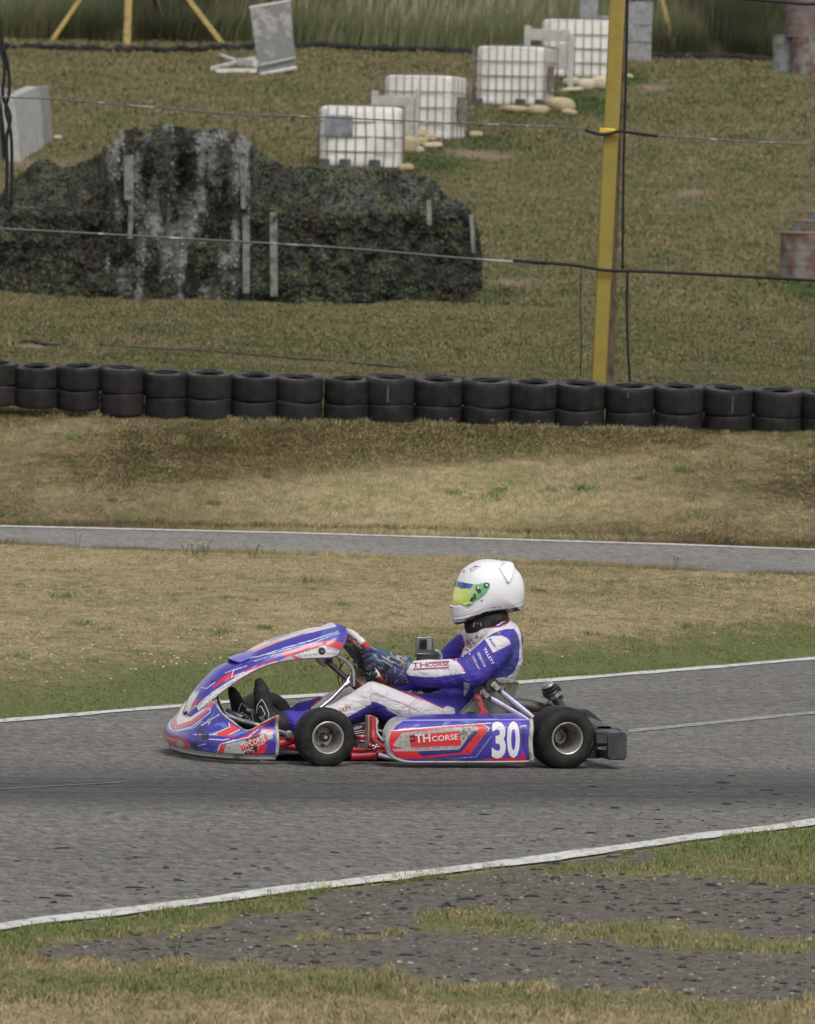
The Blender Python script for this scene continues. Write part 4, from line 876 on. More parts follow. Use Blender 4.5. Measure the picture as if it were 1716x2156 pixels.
# ================================================================ KART
kart = empty('racing_kart', KO, PSI, 'blue and red racing kart numbered 30 driving left along the track', 'racing kart')
def wheel(kx, s, ky, wd, R, front):
    """s: -1 near side, +1 far side; ky centre plane"""
    yo = lambda t: ky+s*t   # t grows outward
    h = wd/2; c = (kx, 0, R)
    rl = .0665; t_ = .9
    pr = [(rl, h*.86), (rl+.008, h*.98), (rl+.018, h*1.03), (R*.72, h*1.035), (R*.80, h*1.01), (R*.90, h*.94), (R*.965, h*.82), (R*.992, h*.62), (R, h*.3), (R, 0), (R, -h*.3), (R*.992, -h*.62), (R*.965, -h*.82), (R*.90, -h*.94), (R*.80, -h), (rl+.02, -h*1.02), (rl+.008, -h*.98), (rl, -h*.86)]
    T = MB().lathe([(r, yo(t)) for r, t in pr], c, 'y', 72, closed=True)
    dd = .085 if front else .155
    rim = [(rl-.001, h*.80), (rl+.005, h*.97), (rl+.002, h*1.0), (rl-.003, h*.97), (rl-.006, h*.86), (rl-.014, h*.5), (.046, h-dd*.8), (.040, h-dd), (.026, h-dd-.002), (.026, h-dd+.010), (.001, h-dd+.010)]
    rim2 = [(rl-.006, h*.86), (rl-.01, -h*.2), (rl-.006, -h*.8), (rl+.004, -h*.96), (rl, -h*.8)]
    Rm = MB().lathe([(r, yo(t)) for r, t in rim], c, 'y', 64).lathe([(r, yo(t)) for r, t in rim2], c, 'y', 48)
    w = obj('wheel', Rm, M_rim, kart, smooth=40)
    obj('tyre', T, M_rubber, w, smooth=60)
    hb = MB()
    if front:
        for r0, t0, t1 in ((.021, 0, .022), (.015, .022, .028), (.009, .028, .034)): hb.lathe([(.0005, yo(h-dd+.010+t0)), (r0, yo(h-dd+.010+t0)), (r0, yo(h-dd+.010+t1)), (r0*.55, yo(h-dd+.01+t1+.001)), (.0005, yo(h-dd+.010+t1))], c, 'y', 28)
    else:
        hb.lathe([(.025, yo(h-dd-.02)), (.025, yo(h-dd+.045)), (.020, yo(h-dd+.045)), (.020, yo(h-dd-.06)), (.0005, yo(h-dd-.06))], c, 'y', 32)
    obj('hub', hb, M_blk if front else M_alu, w, smooth=40)
    cp = MB(); t0 = h-dd+(.046 if front else -.055); r0 = .0085 if front else .0195; cp.lathe([(.0004, yo(t0)), (r0*.9, yo(t0)), (r0, yo(t0-.002)), (r0, yo(t0-.006))], c, 'y', 24); obj('hub_cap' if front else 'axle_bore', cp, M_chrome if front else M_blk, w)
    nut = MB()
    for k in range(3):
        a = 2*math.pi*k/3+.5; x, z = kx+.037*math.cos(a), R+.037*math.sin(a); nut.tube([(x, yo(h-dd-.01), z), (x, yo(h-dd+.018), z)], .0075, 6)
    obj('wheel_nut', nut, M_blk, w, smooth=30)
    hd = MB(); x, z = kx+.050, R+.025; hd.tube([(x, yo(h*.45), z), (x-.004, yo(h*.45+.02), z-.004)], .005, 8); obj('valve', hd, M_blk, w)
    # wear marks on the side wall
    wm = MB()
    for a0, a1, rr in ((2.2, 2.9, .80), (-2.7, -2.3, .86), (-1.2, -.8, .78), (1.0, 1.9, .9), (.2, .5, .72)) if front else ((1.1, 2.1, .78), (-.4, .0, .84), (2.6, 3.0, .9)):
        rows = []
        for k in range(9):
            a = a0+(a1-a0)*k/8; t = .0012*math.sin(math.pi*k/8); rows.append([(kx+R*(rr+d)*math.cos(a), yo(h*1.012), R+R*(rr+d)*math.sin(a)) for d in (-t*6, t*6)])
        wm.grid(rows)
    obj('scuff_mark', wm, M_scufl, w, smooth=None)
    return w
M_scufl = simple('grey_scuff', (.10, .095, .09), .8)
KXF = K(c1(1222, 945), -.575).x; KXR = K(c2(1245, 840), -.63).x
for s in (-1, 1):
    wheel(KXF, s, s*.515, .122, .1285, True); wheel(KXR, s, s*.535, .195, .1365, False)
# ---- nose cone
def catm(keys, u):
    """Catmull-Rom through keys [(u, Vector)]"""
    us = [k[0] for k in keys]; i = int(np.clip(np.searchsorted(us, u)-1, 0, len(us)-2)); t = (u-us[i])/(us[i+1]-us[i])
    a, b, c, d = keys[max(i-1, 0)][1], keys[i][1], keys[i+1][1], keys[min(i+2, len(keys)-1)][1]
    return .5*((2*b)+(c-a)*t+(2*a-5*b+4*c-d)*t*t+(3*b-a-3*c+d)*t**3)
xr = K(c5(1385, 870), -.50).x; NW, NL, ne = .50, .335, 2.5
def nose_base(th, out=0, z=.045):
    c_, s_ = math.cos(th), math.sin(th); return Vector((xr-(NL+out)*abs(c_)**(2/ne), (NW+out)*math.copysign(abs(s_)**(2/ne), s_), z))
T_keys = [(-90, K(c5(1395, 412), -.505)), (-76, K(c5(1230, 500), -.50)), (-62, K(c5(1060, 592), -.46)), (-50, K(c5(930, 545), -.41)), (-40, K(c5(780, 425), -.35)), (-31, K(c5(715, 345), -.28)), (-22, K(c5(655, 268), -.20)), (-10, K(c5(590, 250), -.09)), (0, K(c5(560, 246), 0))]
nose_rows = []; TH = 380; TV = 110
for i in range(TH+1):
    thd = -90+90*i/(TH/2) if i <= TH/2 else 90*(i-TH/2)/(TH/2)
    a = -abs(thd); top = catm(T_keys, a); b = nose_base(R_(a)); row = []
    for j in range(TV+1):
        t = j/TV; hh = t**1.6 if a > -70 else t**1.1
        P = Vector((b.x+(top.x-b.x)*hh, b.y+(top.y-b.y)*hh, b.z+(top.z-b.z)*t))
        n = Vector((-math.cos(R_(a))*.9, math.sin(R_(a)), 0)).normalized()
        fr = max(0, 1-abs(abs(a)-0)/75)
        zz = (P.z-.045)
        out = .009*math.exp(-((zz-.06)/.05)**2)+.019*math.sin(math.pi*t)*fr - .016*math.exp(-((zz-.125)/.03)**2)*(1 if a < -35 else (a+0)/-35)
        if t < .06: out -= (.06-t)*.35
        P += n*out
        if thd > 0: P.y = -P.y
        row.append(P)
    nose_rows.append(row)
nm = MB().grid(nose_rows).mesh('nose_cone')
F5 = c5
paint(nm, BLUE, [
 (F5, 'P', [(560, 330), (700, 300), (760, 420), (700, 520), (600, 470), (620, 420)], BLUE),
 (F5, 'P', [(690, 505), (770, 495), (830, 545), (760, 560), (720, 530), (650, 540)], LBL), (F5, 'P', [(600, 470), (650, 380), (665, 345), (650, 430), (620, 480)], LBL),
 (F5, 'P', [(130, 640), (210, 560), (380, 520), (330, 600), (370, 640), (330, 660)], (.10, .07, .30)),
 (F5, 'P', [(590, 620), (700, 600), (780, 610), (760, 650), (660, 655), (590, 650)], LBL), (F5, 'P', [(800, 640), (1010, 590), (1060, 610), (930, 650)], LBL),
 (F5, 'P', [(150, 620), (240, 420), (330, 290), (420, 400), (560, 330), (500, 440), (380, 500), (210, 560)], WHT),
 (F5, 'P', [(205, 580), (225, 530), (385, 478), (500, 395), (600, 318), (655, 275), (625, 330), (520, 430), (395, 520)], (.60, .05, .05)), (F5, 'P', [(530, 345), (600, 262), (665, 270), (600, 318)], RED),
 (F5, 'P', [(120, 650), (310, 680), (385, 750), (340, 855), (270, 855), (312, 745), (285, 705), (115, 670)], RED),
 (F5, 'P', [(100, 670), (283, 702), (315, 745), (270, 850), (210, 830), (80, 815)], GRY), (F5, 'P', [(108, 703), (226, 712), (212, 822), (92, 805)], RED),
 (F5, 'P', [(820, 495), (960, 575), (800, 640), (950, 645), (880, 672), (640, 645), (840, 548)], (.60, .05, .05)),
 (F5, 'S', [(640, 640), (840, 548), (826, 500)], WHT, 1.0), (F5, 'S', [(830, 640), (960, 582)], WHT, 1.0),
 (F5, 'S', [(480, 555), (590, 480), (720, 405)], WHT, 1.0), (F5, 'S', [(420, 638), (690, 640)], WHT, .8),
 (F5, 'S', [(590, 690), (760, 702), (830, 690)], WHT, 1.0), (F5, 'S', [(360, 830), (430, 780), (560, 745)], WHT, .8), (F5, 'S', [(180, 600), (390, 552), (500, 470), (610, 380), (612, 335), (560, 340)], WHT, .9), (F5, 'S', [(220, 600), (420, 560), (520, 480)], WHT, .6),
 (F5, 'S', [(380, 640), (470, 690), (560, 740), (700, 745), (900, 700)], NAVY, 1.0), (F5, 'S', [(530, 830), (560, 800), (600, 815)], LBL, 1.2), (F5, 'S', [(620, 845), (660, 830), (700, 800)], LBL, 1.0),
 (F5, 'P', [(1300, 430), (1385, 400), (1380, 445), (1180, 578), (1060, 680), (800, 738), (755, 862), (690, 862), (735, 755), (900, 705), (1040, 645), (1180, 530)], RED),
 (F5, 'S', [(800, 735), (1050, 672), (1170, 580)], WHT, 1.0), (F5, 'S', [(690, 862), (728, 750), (900, 698)], WHT, .8),
 (F5, 'P', [(805, 748), (1040, 695), (1335, 610), (1340, 680), (1270, 705), (1150, 845), (1110, 862), (757, 862)], GRY), (F5, 'P', [(1150, 600), (1370, 470), (1345, 568), (1180, 610)], BLUE),
 (F5, 'P', [(1340, 565), (1345, 600), (1060, 702), (1040, 692), (1200, 610)], RED), (F5, 'P', [(965, 762), (1268, 645), (1280, 700), (982, 832)], RED),
 (F5, 'P', [(1185, 760), (1285, 742), (1228, 870), (1130, 870)], RED), (F5, 'P', [(1000, 865), (1080, 830), (1150, 815), (1130, 870)], RED), (F5, 'P', [(1290, 738), (1345, 690), (1345, 875), (1230, 872)], (.06, .03, .26)),
 (F5, 'W', [(430, 560), (500, 535), (600, 560), (595, 700), (545, 715), (470, 650), (440, 600)], BLK, .42), (F5, 'W', [(380, 740), (510, 690), (530, 860), (400, 860)], BLK, .50), (F5, 'W', [(1020, 700), (1270, 600), (1280, 640), (1080, 720), (1000, 870), (1150, 850), (1170, 770), (1060, 760)], BLK, .47),
 (F5, 'P', [(575, 470), (600, 452), (622, 470), (606, 520), (590, 525)], GRY)])
nose = link('nose_cone', nm, M_livery, kart, smooth=180, solid=.004); nb = bvh_of(nm)
top_e = [r[-1] for r in nose_rows]; bot_e = [r[0] for r in nose_rows]; side_n = nose_rows[0]; side_f = nose_rows[-1]
ed = MB(); ed.tube(top_e[8:-8:4]+[top_e[-1]], .0045, 6); ed.tube(side_n[::5], .0085, 8); ed.tube(side_f[::5], .0085, 8); ed.tube(bot_e[::5], .0065, 6); ed.tube([v-Vector((0, 0, .012)) for v in bot_e[::5]], .007, 6)
obj('edge_trim', ed, M_edge, nose, smooth=180)
sf = MB().tube([v-Vector((0, 0, .022))+Vector((.01, 0, 0)) for v in bot_e[20:-20:5]], .006, 6); obj('scuffed_lip', sf, M_blk, nose, smooth=180)
lettering('TH CORSE', c5, (985, 812), (1262, 700), 12, nb, M_txt, nose, fat=.004); bars(c5, [((990, 825), (1170, 752)), ((1050, 745), (1250, 672))], 1.4, nb, M_txt, nose)
lettering('THCORSE', c5, (118, 778), (212, 788), 9, nb, M_txt, nose, fat=.003); bars(c5, [((130, 722), (215, 729)), ((118, 794), (196, 802))], 1.2, nb, M_txt, nose)
lettering('TH  TH  THM', c5, (830, 762), (1030, 705), 5, nb, M_txtg, nose); lettering('THM  TH  TH', c5, (800, 812), (960, 770), 6, nb, M_txtg, nose)
for k in (0,):
    bt = cast(nb, c5(598, 480), .003)
# ---- front panel (large arched shield)
rg = [(205, 752), (222, 705), (250, 650), (290, 592), (330, 545), (380, 492), (430, 446), (480, 416), (540, 394), (602, 372), (662, 326), (720, 288), (850, 232), (1000, 187), (1100, 160), (1165, 150), (1180, 152), (1240, 120), (1246, 119)]
eg = [(212, 776), (236, 782), (270, 768), (318, 735), (370, 692), (420, 650), (470, 607), (520, 570), (580, 528), (640, 492), (700, 458), (765, 430), (850, 404), (960, 384), (1060, 374), (1130, 370), (1180, 369), (1240, 366), (1290, 350)]
wid = [.03, .07, .10, .12, .13, .135, .14, .14, .145, .15, .15, .155, .16, .165, .165, .165, .165, .16, .15]
kr = [(i, K(c1(*p), 0)) for i, p in enumerate(rg)]; ke = [(i, K(c1(*p), -w)) for i, (p, w) in enumerate(zip(eg, wid))]; kw = [(i, Vector((w, 0, 0))) for i, w in enumerate(wid)]
PU, PV = 330, 60; prow = []
for i in range(PU+1):
    u = (len(rg)-1)*i/PU; a, e, w_ = catm(kr, u), catm(ke, u), catm(kw, u).x; row = []
    bul = .035*max(0, (u-16)/2)**2
    for j in range(-PV, PV+1):
        t = abs(j)/PV; ph = t*math.pi/2; sy = math.sin(ph)**.9; cz = 1-math.cos(ph)
        cz = cz**1.15
        P = Vector((a.x+(e.x-a.x)*cz+bul*math.sin(2*ph)*1.2, -w_*sy*(1 if j < 0 else -1), a.z+(e.z-a.z)*cz)); row.append(P)
    prow.append(row)
pm = MB().grid(prow).mesh('front_panel')
paint(pm, BLUE, [
 (c1, 'P', [(600, 350), (720, 280), (1150, 140), (1250, 110), (1285, 145), (1120, 185), (930, 225), (760, 290), (660, 340)], (.66, .58, .60)), (c1, 'P', [(640, 330), (860, 235), (1080, 180), (1060, 195), (850, 262), (700, 325)], (.70, .35, .33)),
 (c1, 'P', [(850, 240), (1010, 190), (1090, 175), (1000, 205), (880, 245)], WHT),
 (c1, 'P', [(510, 372), (560, 362), (640, 370), (700, 335), (660, 318), (560, 345)], (.15, .12, .45)), (c1, 'P', [(1180, 180), (1290, 140), (1310, 200), (1200, 250), (1150, 255)], (.05, .10, .42)),
 (c1, 'S', [(640, 370), (720, 362), (900, 302), (1100, 245), (1290, 182)], WHT, .9), (c1, 'S', [(780, 348), (960, 300), (1125, 262), (1165, 240), (1300, 192)], WHT, .7), (c1, 'S', [(520, 372), (580, 362), (640, 372)], WHT, .7), (c1, 'S', [(690, 395), (860, 340)], WHT, .7),
 (c1, 'S', [(540, 460), (640, 428)], WHT, .6), (c1, 'S', [(560, 440), (620, 400), (700, 385)], LBL, 1.0), (c1, 'S', [(720, 380), (820, 350)], LBL, 1.3),
 (c1, 'P', [(875, 345), (1215, 243), (1345, 262), (1330, 318), (1195, 275), (968, 348), (1100, 375), (950, 386), (905, 356)], RED),
 (c1, 'P', [(972, 350), (1190, 280), (1328, 318), (1300, 360), (1240, 372), (1060, 376)], WHT), (c1, 'P', [(860, 390), (960, 350), (990, 388), (900, 400)], GRY),
 (c1, 'P', [(190, 790), (215, 690), (260, 630), (300, 600), (260, 690), (300, 760), (330, 740), (370, 695), (480, 610), (600, 520), (720, 456), (860, 404), (860, 390), (700, 430), (600, 480), (500, 545), (380, 620), (270, 720)], WHT),
 (c1, 'P', [(228, 758), (250, 690), (300, 650), (378, 590), (440, 530), (480, 500), (552, 458), (535, 505), (440, 560), (380, 600), (330, 640), (260, 720)], RED),
 (c1, 'P', [(255, 695), (310, 590), (360, 560), (400, 590), (330, 640)], BLUE), (c1, 'S', [(520, 512), (640, 462), (760, 415), (850, 388)], RED, 1.6), (c1, 'S', [(545, 460), (528, 508), (620, 472)], WHT, .8), (c1, 'S', [(480, 480), (560, 450), (640, 430)], WHT, .6),
 (c1, 'S', [(310, 582), (350, 590), (410, 545)], WHT, .8),
 ])
panel = link('front_panel', pm, M_livery, kart, smooth=180, solid=.003); pbv = bvh_of(pm)
lip = MB(); r1, r2 = [], []
for y in np.linspace(-.095, .095, 13):
    f_ = 1-(y/.095)**2; a = K(c1(506, 371), 0); b = K(c1(668, 325), 0); dz = -.012*(1-f_); r1.append(Vector((a.x+.03*(1-f_)**2, y, a.z+dz))); r2.append(Vector((b.x, y, b.z+.001-.02*(1-f_))))
lip.grid([r1, [p*.5+q*.5+Vector((0, 0, .004)) for p, q in zip(r1, r2)], r2]); lip.grid([[p+Vector((.004, 0, -.007)) for p in r1], [p+Vector((0.02, 0, -.012)) for p in r2]])
obj('panel_lip', lip, simple('lip_violet', (.16, .13, .50), .3, coat=.5), panel, smooth=180)
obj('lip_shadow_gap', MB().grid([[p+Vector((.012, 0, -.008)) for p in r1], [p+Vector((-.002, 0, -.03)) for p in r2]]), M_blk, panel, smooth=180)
bl = cast(pbv, c1(1177, 322), .001); obj('panel_bolt', MB().lathe([(.0005, bl.y-.008), (.0075, bl.y-.008), (.008, bl.y-.004), (.016, bl.y-.003), (.018, bl.y+.004), (.0005, bl.y+.006)], (bl.x, 0, bl.z), 'y', 24), M_blk, panel)
obj('bolt_head', MB().lathe([(.0005, bl.y-.011), (.005, bl.y-.011), (.006, bl.y-.007)], (bl.x, 0, bl.z), 'y', 16), M_chrome, panel)
b2 = cast(pbv, c1(402, 535), .002); obj('fastener', MB().ico(b2, (.011, .007, .006), 2), M_blk, panel, smooth=180)
for t_, a, b, h in (('THM TH THM TH THM', (985, 352), (1160, 300), 6), ('TH THM TH THM', (1010, 366), (1150, 350), 5), ('TH THM', (1205, 305), (1300, 325), 6), ('THM TH', (1205, 345), (1280, 350), 5), ('TH THM TH THM TH', (265, 752), (420, 600), 5), ('THM TH THM TH', (290, 760), (440, 630), 4), ('TH THM TH THM TH THM', (440, 600), (800, 425), 4)):
    lettering(t_, c1, a, b, h, pbv, M_txtg, panel)
pe = MB(); pe.tube([r[0] for r in prow[::8]], .0028, 6); pe.tube([r[-1] for r in prow[::8]], .0028, 6); pe.tube(prow[-1][::6], .003, 6); obj('edge_trim', pe, simple('violet_edge', (.12, .05, .22), .4), panel, smooth=180)
# ---- side pods
def pod_pt(u, v):
    """u 0..1 front to rear, v 0..1 around the section from bottom inner edge over the outer face to the top inner edge (near side)"""
    pass
PO = -.625
def zpod(f, x, y, ky=PO): return K(f(x, y), ky)
xs_ = [(205, 430, 432), (211, 370, 495), (225, 335, 540), (254, 297, 585), (300, 265, 622), (360, 244, 645), (440, 233, 658), (560, 229, 660), (800, 226, 660), (1200, 222, 660), (1500, 218, 658), (1650, 216, 655), (1690, 232, 650)]
topk = [(i, K(c6(x, t), PO)) for i, (x, t, b) in enumerate(xs_)]; botk = [(i, K(c6(x, b), PO)) for i, (x, t, b) in enumerate(xs_)]
def pod_rows(s):
    rows = []; n = 420
    for i in range(n+1):
        u = (len(xs_)-1)*(i/n)**1.0; T_, B_ = catm(topk, u), catm(botk, u); x = (T_.x+B_.x)/2; row = []; x0 = topk[0][1].x; fr = math.exp(-(x-x0)/.04)*.02
        hh = T_.z-B_.z
        rf = 1-.92*math.exp(-(x-x0)/.07)
        for j in range(-12, 0): t = -j/12*rf; row.append(Vector((x, s*(PO+fr+.012+.12*t), B_.z+.0+.004*t)))
        for j in range(101):
            t = j/100; z = B_.z+hh*t; o_ = fr+.012*(1-math.sin(math.pi*min(1, t*1.15)*.9+.1))**2
            if t > .72: o_ += .035*((t-.72)/.28)**2.2
            if t > .97: z -= .0
            row.append(Vector((x, s*(PO+o_), z)))
        last = row[-1]
        for j in range(1, 13): t = j/12*rf; row.append(last+Vector((0, s*.13*t, .012*math.sin(t*1.6))))
        rows.append(row)
    return rows
PN = [(c6, 'P', [(150, 200), (430, 200), (300, 285), (236, 380), (222, 470), (240, 540), (290, 598), (400, 640), (520, 655), (520, 680), (150, 680)], GRY),
 (c6, 'P', [(250, 335), (640, 308), (1195, 262), (1262, 312), (1060, 582), (1000, 576), (560, 625), (380, 628), (290, 590), (232, 520), (225, 440)], RED),
 (c6, 'P', [(355, 357), (1098, 287), (1157, 315), (952, 522), (392, 524), (300, 500), (262, 488)], GRY),
 (c6, 'P', [(258, 525), (620, 520), (945, 520), (950, 532), (560, 545), (275, 548)], GRY),
 (c6, 'P', [(1098, 335), (1150, 345), (972, 562), (572, 600), (518, 570), (545, 548), (950, 530)], NAVY), (c6, 'P', [(432, 383), (962, 334), (968, 490), (445, 513)], RED),
 (c6, 'P', [(1262, 312), (1275, 252), (1290, 252), (1300, 640), (560, 655), (1005, 600), (1062, 590)], (.04, .03, .24)), (c6, 'P', [(500, 268), (560, 270), (480, 318), (440, 322)], LBL), (c6, 'P', [(800, 242), (870, 236), (820, 290), (760, 300)], LBL), (c6, 'P', [(940, 240), (1150, 236), (1040, 262)], LBL),
 (c6, 'S', [(245, 338), (640, 303), (1275, 258), (1300, 250)], WHT, .9), (c6, 'S', [(1283, 395), (1125, 605), (900, 622)], (.3, .28, .5), .7), (c6, 'S', [(1195, 264), (1262, 312), (1250, 340)], WHT, .7), (c6, 'S', [(300, 232), (1000, 226), (1660, 222)], (.3, .27, .55), 1.3),
 (c6, 'P', [(1283, 240), (1590, 235), (1605, 608), (1300, 618)], (.085, .045, .44)), (c6, 'P', [(1200, 625), (1598, 612), (1605, 520), (1645, 620), (1640, 645), (1200, 642)], RED), (c6, 'P', [(1590, 300), (1640, 290), (1630, 510), (1600, 480)], NAVY), (c6, 'S', [(1590, 290), (1650, 284)], WHT, .9),
 (c6, 'W', [(430, 380), (520, 370), (510, 450), (440, 455)], BLK, .52), (c6, 'W', [(1000, 300), (1240, 300), (1060, 580), (960, 540)], (.12, .03, .03), .66), (c6, 'W', [(900, 300), (1120, 290), (1080, 400), (980, 420)], (.13, .13, .13), .56), (c6, 'W', [(600, 625), (960, 610), (960, 665), (560, 665)], (.10, .10, .09), .5)]
for s in (1, -1):
    rows = pod_rows(s); m_ = MB().grid(rows).mesh('side_pod'); paint(m_, BLUE, PN)
    pod = link('side_pod', m_, M_livery, kart, smooth=180, solid=.004)
    e = MB(); e.tube([r[12] for r in rows[::6]], .005, 8); e.tube([rows[0][k] for k in range(12, 113, 5)], .004, 8)
    fr_ = [r[112] for r in rows[:110:4]]; e.tube(fr_, .004, 6)
    back = [Vector((v.x+.012*(1-math.sin(math.pi*k/20)), v.y, v.z)) for k, v in enumerate(rows[-1][12:113:5])]; e.tube(back, .011, 8)
    obj('edge_trim', e, M_edge, pod, smooth=180)
    obj('rear_rim', MB().grid([[v, v+Vector((-.006, s*.035, 0)), v+Vector((-.02, s*.10, 0))] for v in back]), M_edge, pod, smooth=180)
    if s == 1:
        pbh = bvh_of(m_)
        lettering('3', c6, (1290, 604), (1436, 604), 70, pbh, M_txt, pod, 'number', fat=.034, sub=3, upv=(0, -1), off=.0045); lettering('0', c6, (1447, 598), (1582, 598), 70, pbh, M_txt, pod, 'number', fat=.034, sub=3, upv=(0, -1), off=.0045)
        lettering('TH', c6, (500, 462), (655, 448), 17, pbh, M_txt, pod, fat=.012); lettering('CORSE', c6, (672, 446), (942, 424), 11, pbh, M_txt, pod, fat=.012)
        bars(c6, [((470, 492), (935, 455)), ((660, 385), (930, 362)), ((470, 500), (700, 484))], 1.8, pbh, M_txt, pod)
        for t_, a, b, h in (('TH', (330, 418), (358, 416), 5), ('TH', (392, 414), (424, 412), 6), ('TH  THM', (322, 470), (424, 466), 6), ('TH  THM', (325, 512), (430, 508), 7), ('THM  TH  THM  TH  THM', (470, 535), (945, 520), 8), ('TH THM TH THM TH THM', (500, 362), (900, 322), 6), ('TH THM TH', (985, 345), (1110, 320), 8), ('TH', (975, 400), (1020, 396), 9)): lettering(t_, c6, a, b, h, pbh, M_txtg, pod)
# ---- chassis tubes
chs = MB(); rt = .0155
zf = .055
for s in (-1, 1):
    pts = [Vector((KXF-.12, s*.30, .075)), Vector((KXF+.02, s*.30, zf)), Vector((KXF+.25, s*.27, zf)), Vector((KXF+.6, s*.30, zf)), Vector((KXR-.06, s*.33, .08)), Vector((KXR+.12, s*.33, .10))]
    chs.tube(smoothpts(pts, 5), rt, 12)
chs.tube([(KXF-.12, -.30, .075), (KXF-.12, .30, .075)], rt, 12); chs.tube([(KXF+.35, -.29, zf), (KXF+.35, .29, zf)], rt, 12); chs.tube([(KXR+.12, -.33, .10), (KXR+.12, .33, .10)], rt, 12)
chs.tube([K(c5(1380, 755), -.42), K(c5(1480, 728), -.42), K(c5(1600, 690), -.40), Vector((KXF, -.33, .085))], .019, 12)
chs.tube([K(c9(600, 1188), -.40), K(c9(900, 1172), -.40), K(c9(1030, 1150), -.41), K(c9(1250, 1150), -.42)], .0165, 12)
chs.tube([K(c9(600, 1232), -.36), K(c9(1000, 1225), -.36)], .006, 8)
chs.tube(smoothpts([K(c9(930, 560), -.30), K(c9(945, 760), -.31), K(c9(950, 900), -.33), K(c9(1010, 985), -.36), K(c9(1100, 1040), -.39), K(c9(1260, 1100), -.42)], 5), .014, 12)
chs.tube([K(c9(1000, 1140), -.45), K(c9(1260, 1100), -.45)], .010, 8)
obj('chassis_frame', chs, M_redp, kart, smooth=60)
obj('nerf_bar', MB().tube([K(c9(1040, 1165), -.5), K(c9(1150, 1195), -.52), K(c9(1320, 1225), -.54), K(c9(1700, 1228), -.54)], .0115, 10), M_chrome, kart, smooth=60)
obj('floor_tray', MB().box((KXF+.12, 0, .035), (.62, .56, .006)), M_blk, kart)
ax = MB().tube([(KXR, -.47, .1365), (KXR, .47, .1365)], .020, 20); obj('rear_axle', ax, M_chrome, kart, smooth=60)
for s in (-1, 1):
    st = MB().box((KXF+.005, s*.42, .125), (.05, .05, .06)); st.tube([(KXF+.0, s*.36, .13), (KXF+.0, s*.50, .13)], .0125, 12); st.tube([(KXF+.0, s*.39, .07), (KXF-.008, s*.39, .185)], .014, 10)
    obj('stub_axle', st, M_redp, kart, bevel=.004)
obj('axle_bracket', MB().box(K(c9(765, 1012), -.40), (.036*1.3, .05, .026)), M_alu, kart, bevel=.003)
br = MB(); a = K(c9(865, 1022), -.41); b = K(c9(910, 1022), -.41); br.tube([a, b], .0125, 12); obj('kingpin', br, M_redp, kart)
cal = MB().lathe([(.0005, -.01), (.018, -.012), (.022, -.006), (.022, .01), (.018, .014), (.0005, .016)], K(c9(762, 905), -.42), 'z', 20); obj('brake_caliper', cal, M_redp, kart)
rr_ = MB(); a = K(c9(690, 865), -.42); rr_.lathe([(.0225, -.003), (.024, 0), (.0225, .003)], K(c9(762, 868), -.42), 'z', 24, closed=True).lathe([(.0225, -.003), (.024, 0), (.0225, .003)], K(c9(762, 945), -.42), 'z', 24, closed=True)
for x, y, r0 in ((945, 1030, .010), (985, 1050, .012), (1030, 1040, .008), (960, 1070, .009), (1000, 1015, .008)): rr_.ico(K(c9(x, y), -.42), (r0, r0, r0*.8), 2)
rr_.tube([K(c9(920, 1030), -.42), K(c9(1060, 1060), -.42)], .006, 8); obj('tie_rod_end', rr_, M_chrome, kart, smooth=180)
pn = MB().box((K(c9(885, 820), -.28).x, -.28, K(c9(885, 820), -.28).z), ((92*.13525/486.7), .05, 545*.13525/486.7)); obj('column_panel', pn, M_peach, kart, bevel=.003)
a, b = K(c9(640, 690), -.22), K(c9(835, 850), -.22)
stk = MB().prism([K(c9(630, 700), -.22), K(c9(838, 655), -.22), K(c9(838, 860), -.22), K(c9(640, 870), -.22)], (0, .02, 0)); o_ = obj('floor_fairing', stk, M_blk, kart); fb_ = bvh_of(o_.data)
lettering('nite', c9, (650, 778), (775, 742), 7, fb_, M_txt, o_, fat=.01); bars(c9, [((640, 690), (835, 662)), ((655, 806), (832, 775)), ((655, 835), (800, 812)), ((790, 855), (822, 780))], 1.6, fb_, M_txt, o_); bars(c9, [((765, 720), (835, 705))], 7.5, fb_, M_txtr, o_)
tk = MB().box((KXF+.30, 0, .13), (.20, .20, .16)); obj('fuel_tank', tk, simple('dark_tank', (.05, .05, .05), .4), kart, bevel=.02)
hs_ = MB(); hs_.tube(smoothpts([K(c9(975, 600), -.25), K(c9(1010, 640), -.25), K(c9(985, 740), -.27), K(c9(1020, 850), -.3), K(c9(1110, 950), -.34)], 5), .0065, 8); hs_.tube(smoothpts([K(c9(1000, 770), -.27), K(c9(1060, 790), -.28), K(c9(1130, 800), -.3)], 4), .004, 6); obj('brake_hose', hs_, M_grey, kart, smooth=180)
obj('hose_cover', MB().tube([K(c9(970, 590), -.24), K(c9(985, 900), -.26)], .014, 10), M_peach, kart, smooth=60)
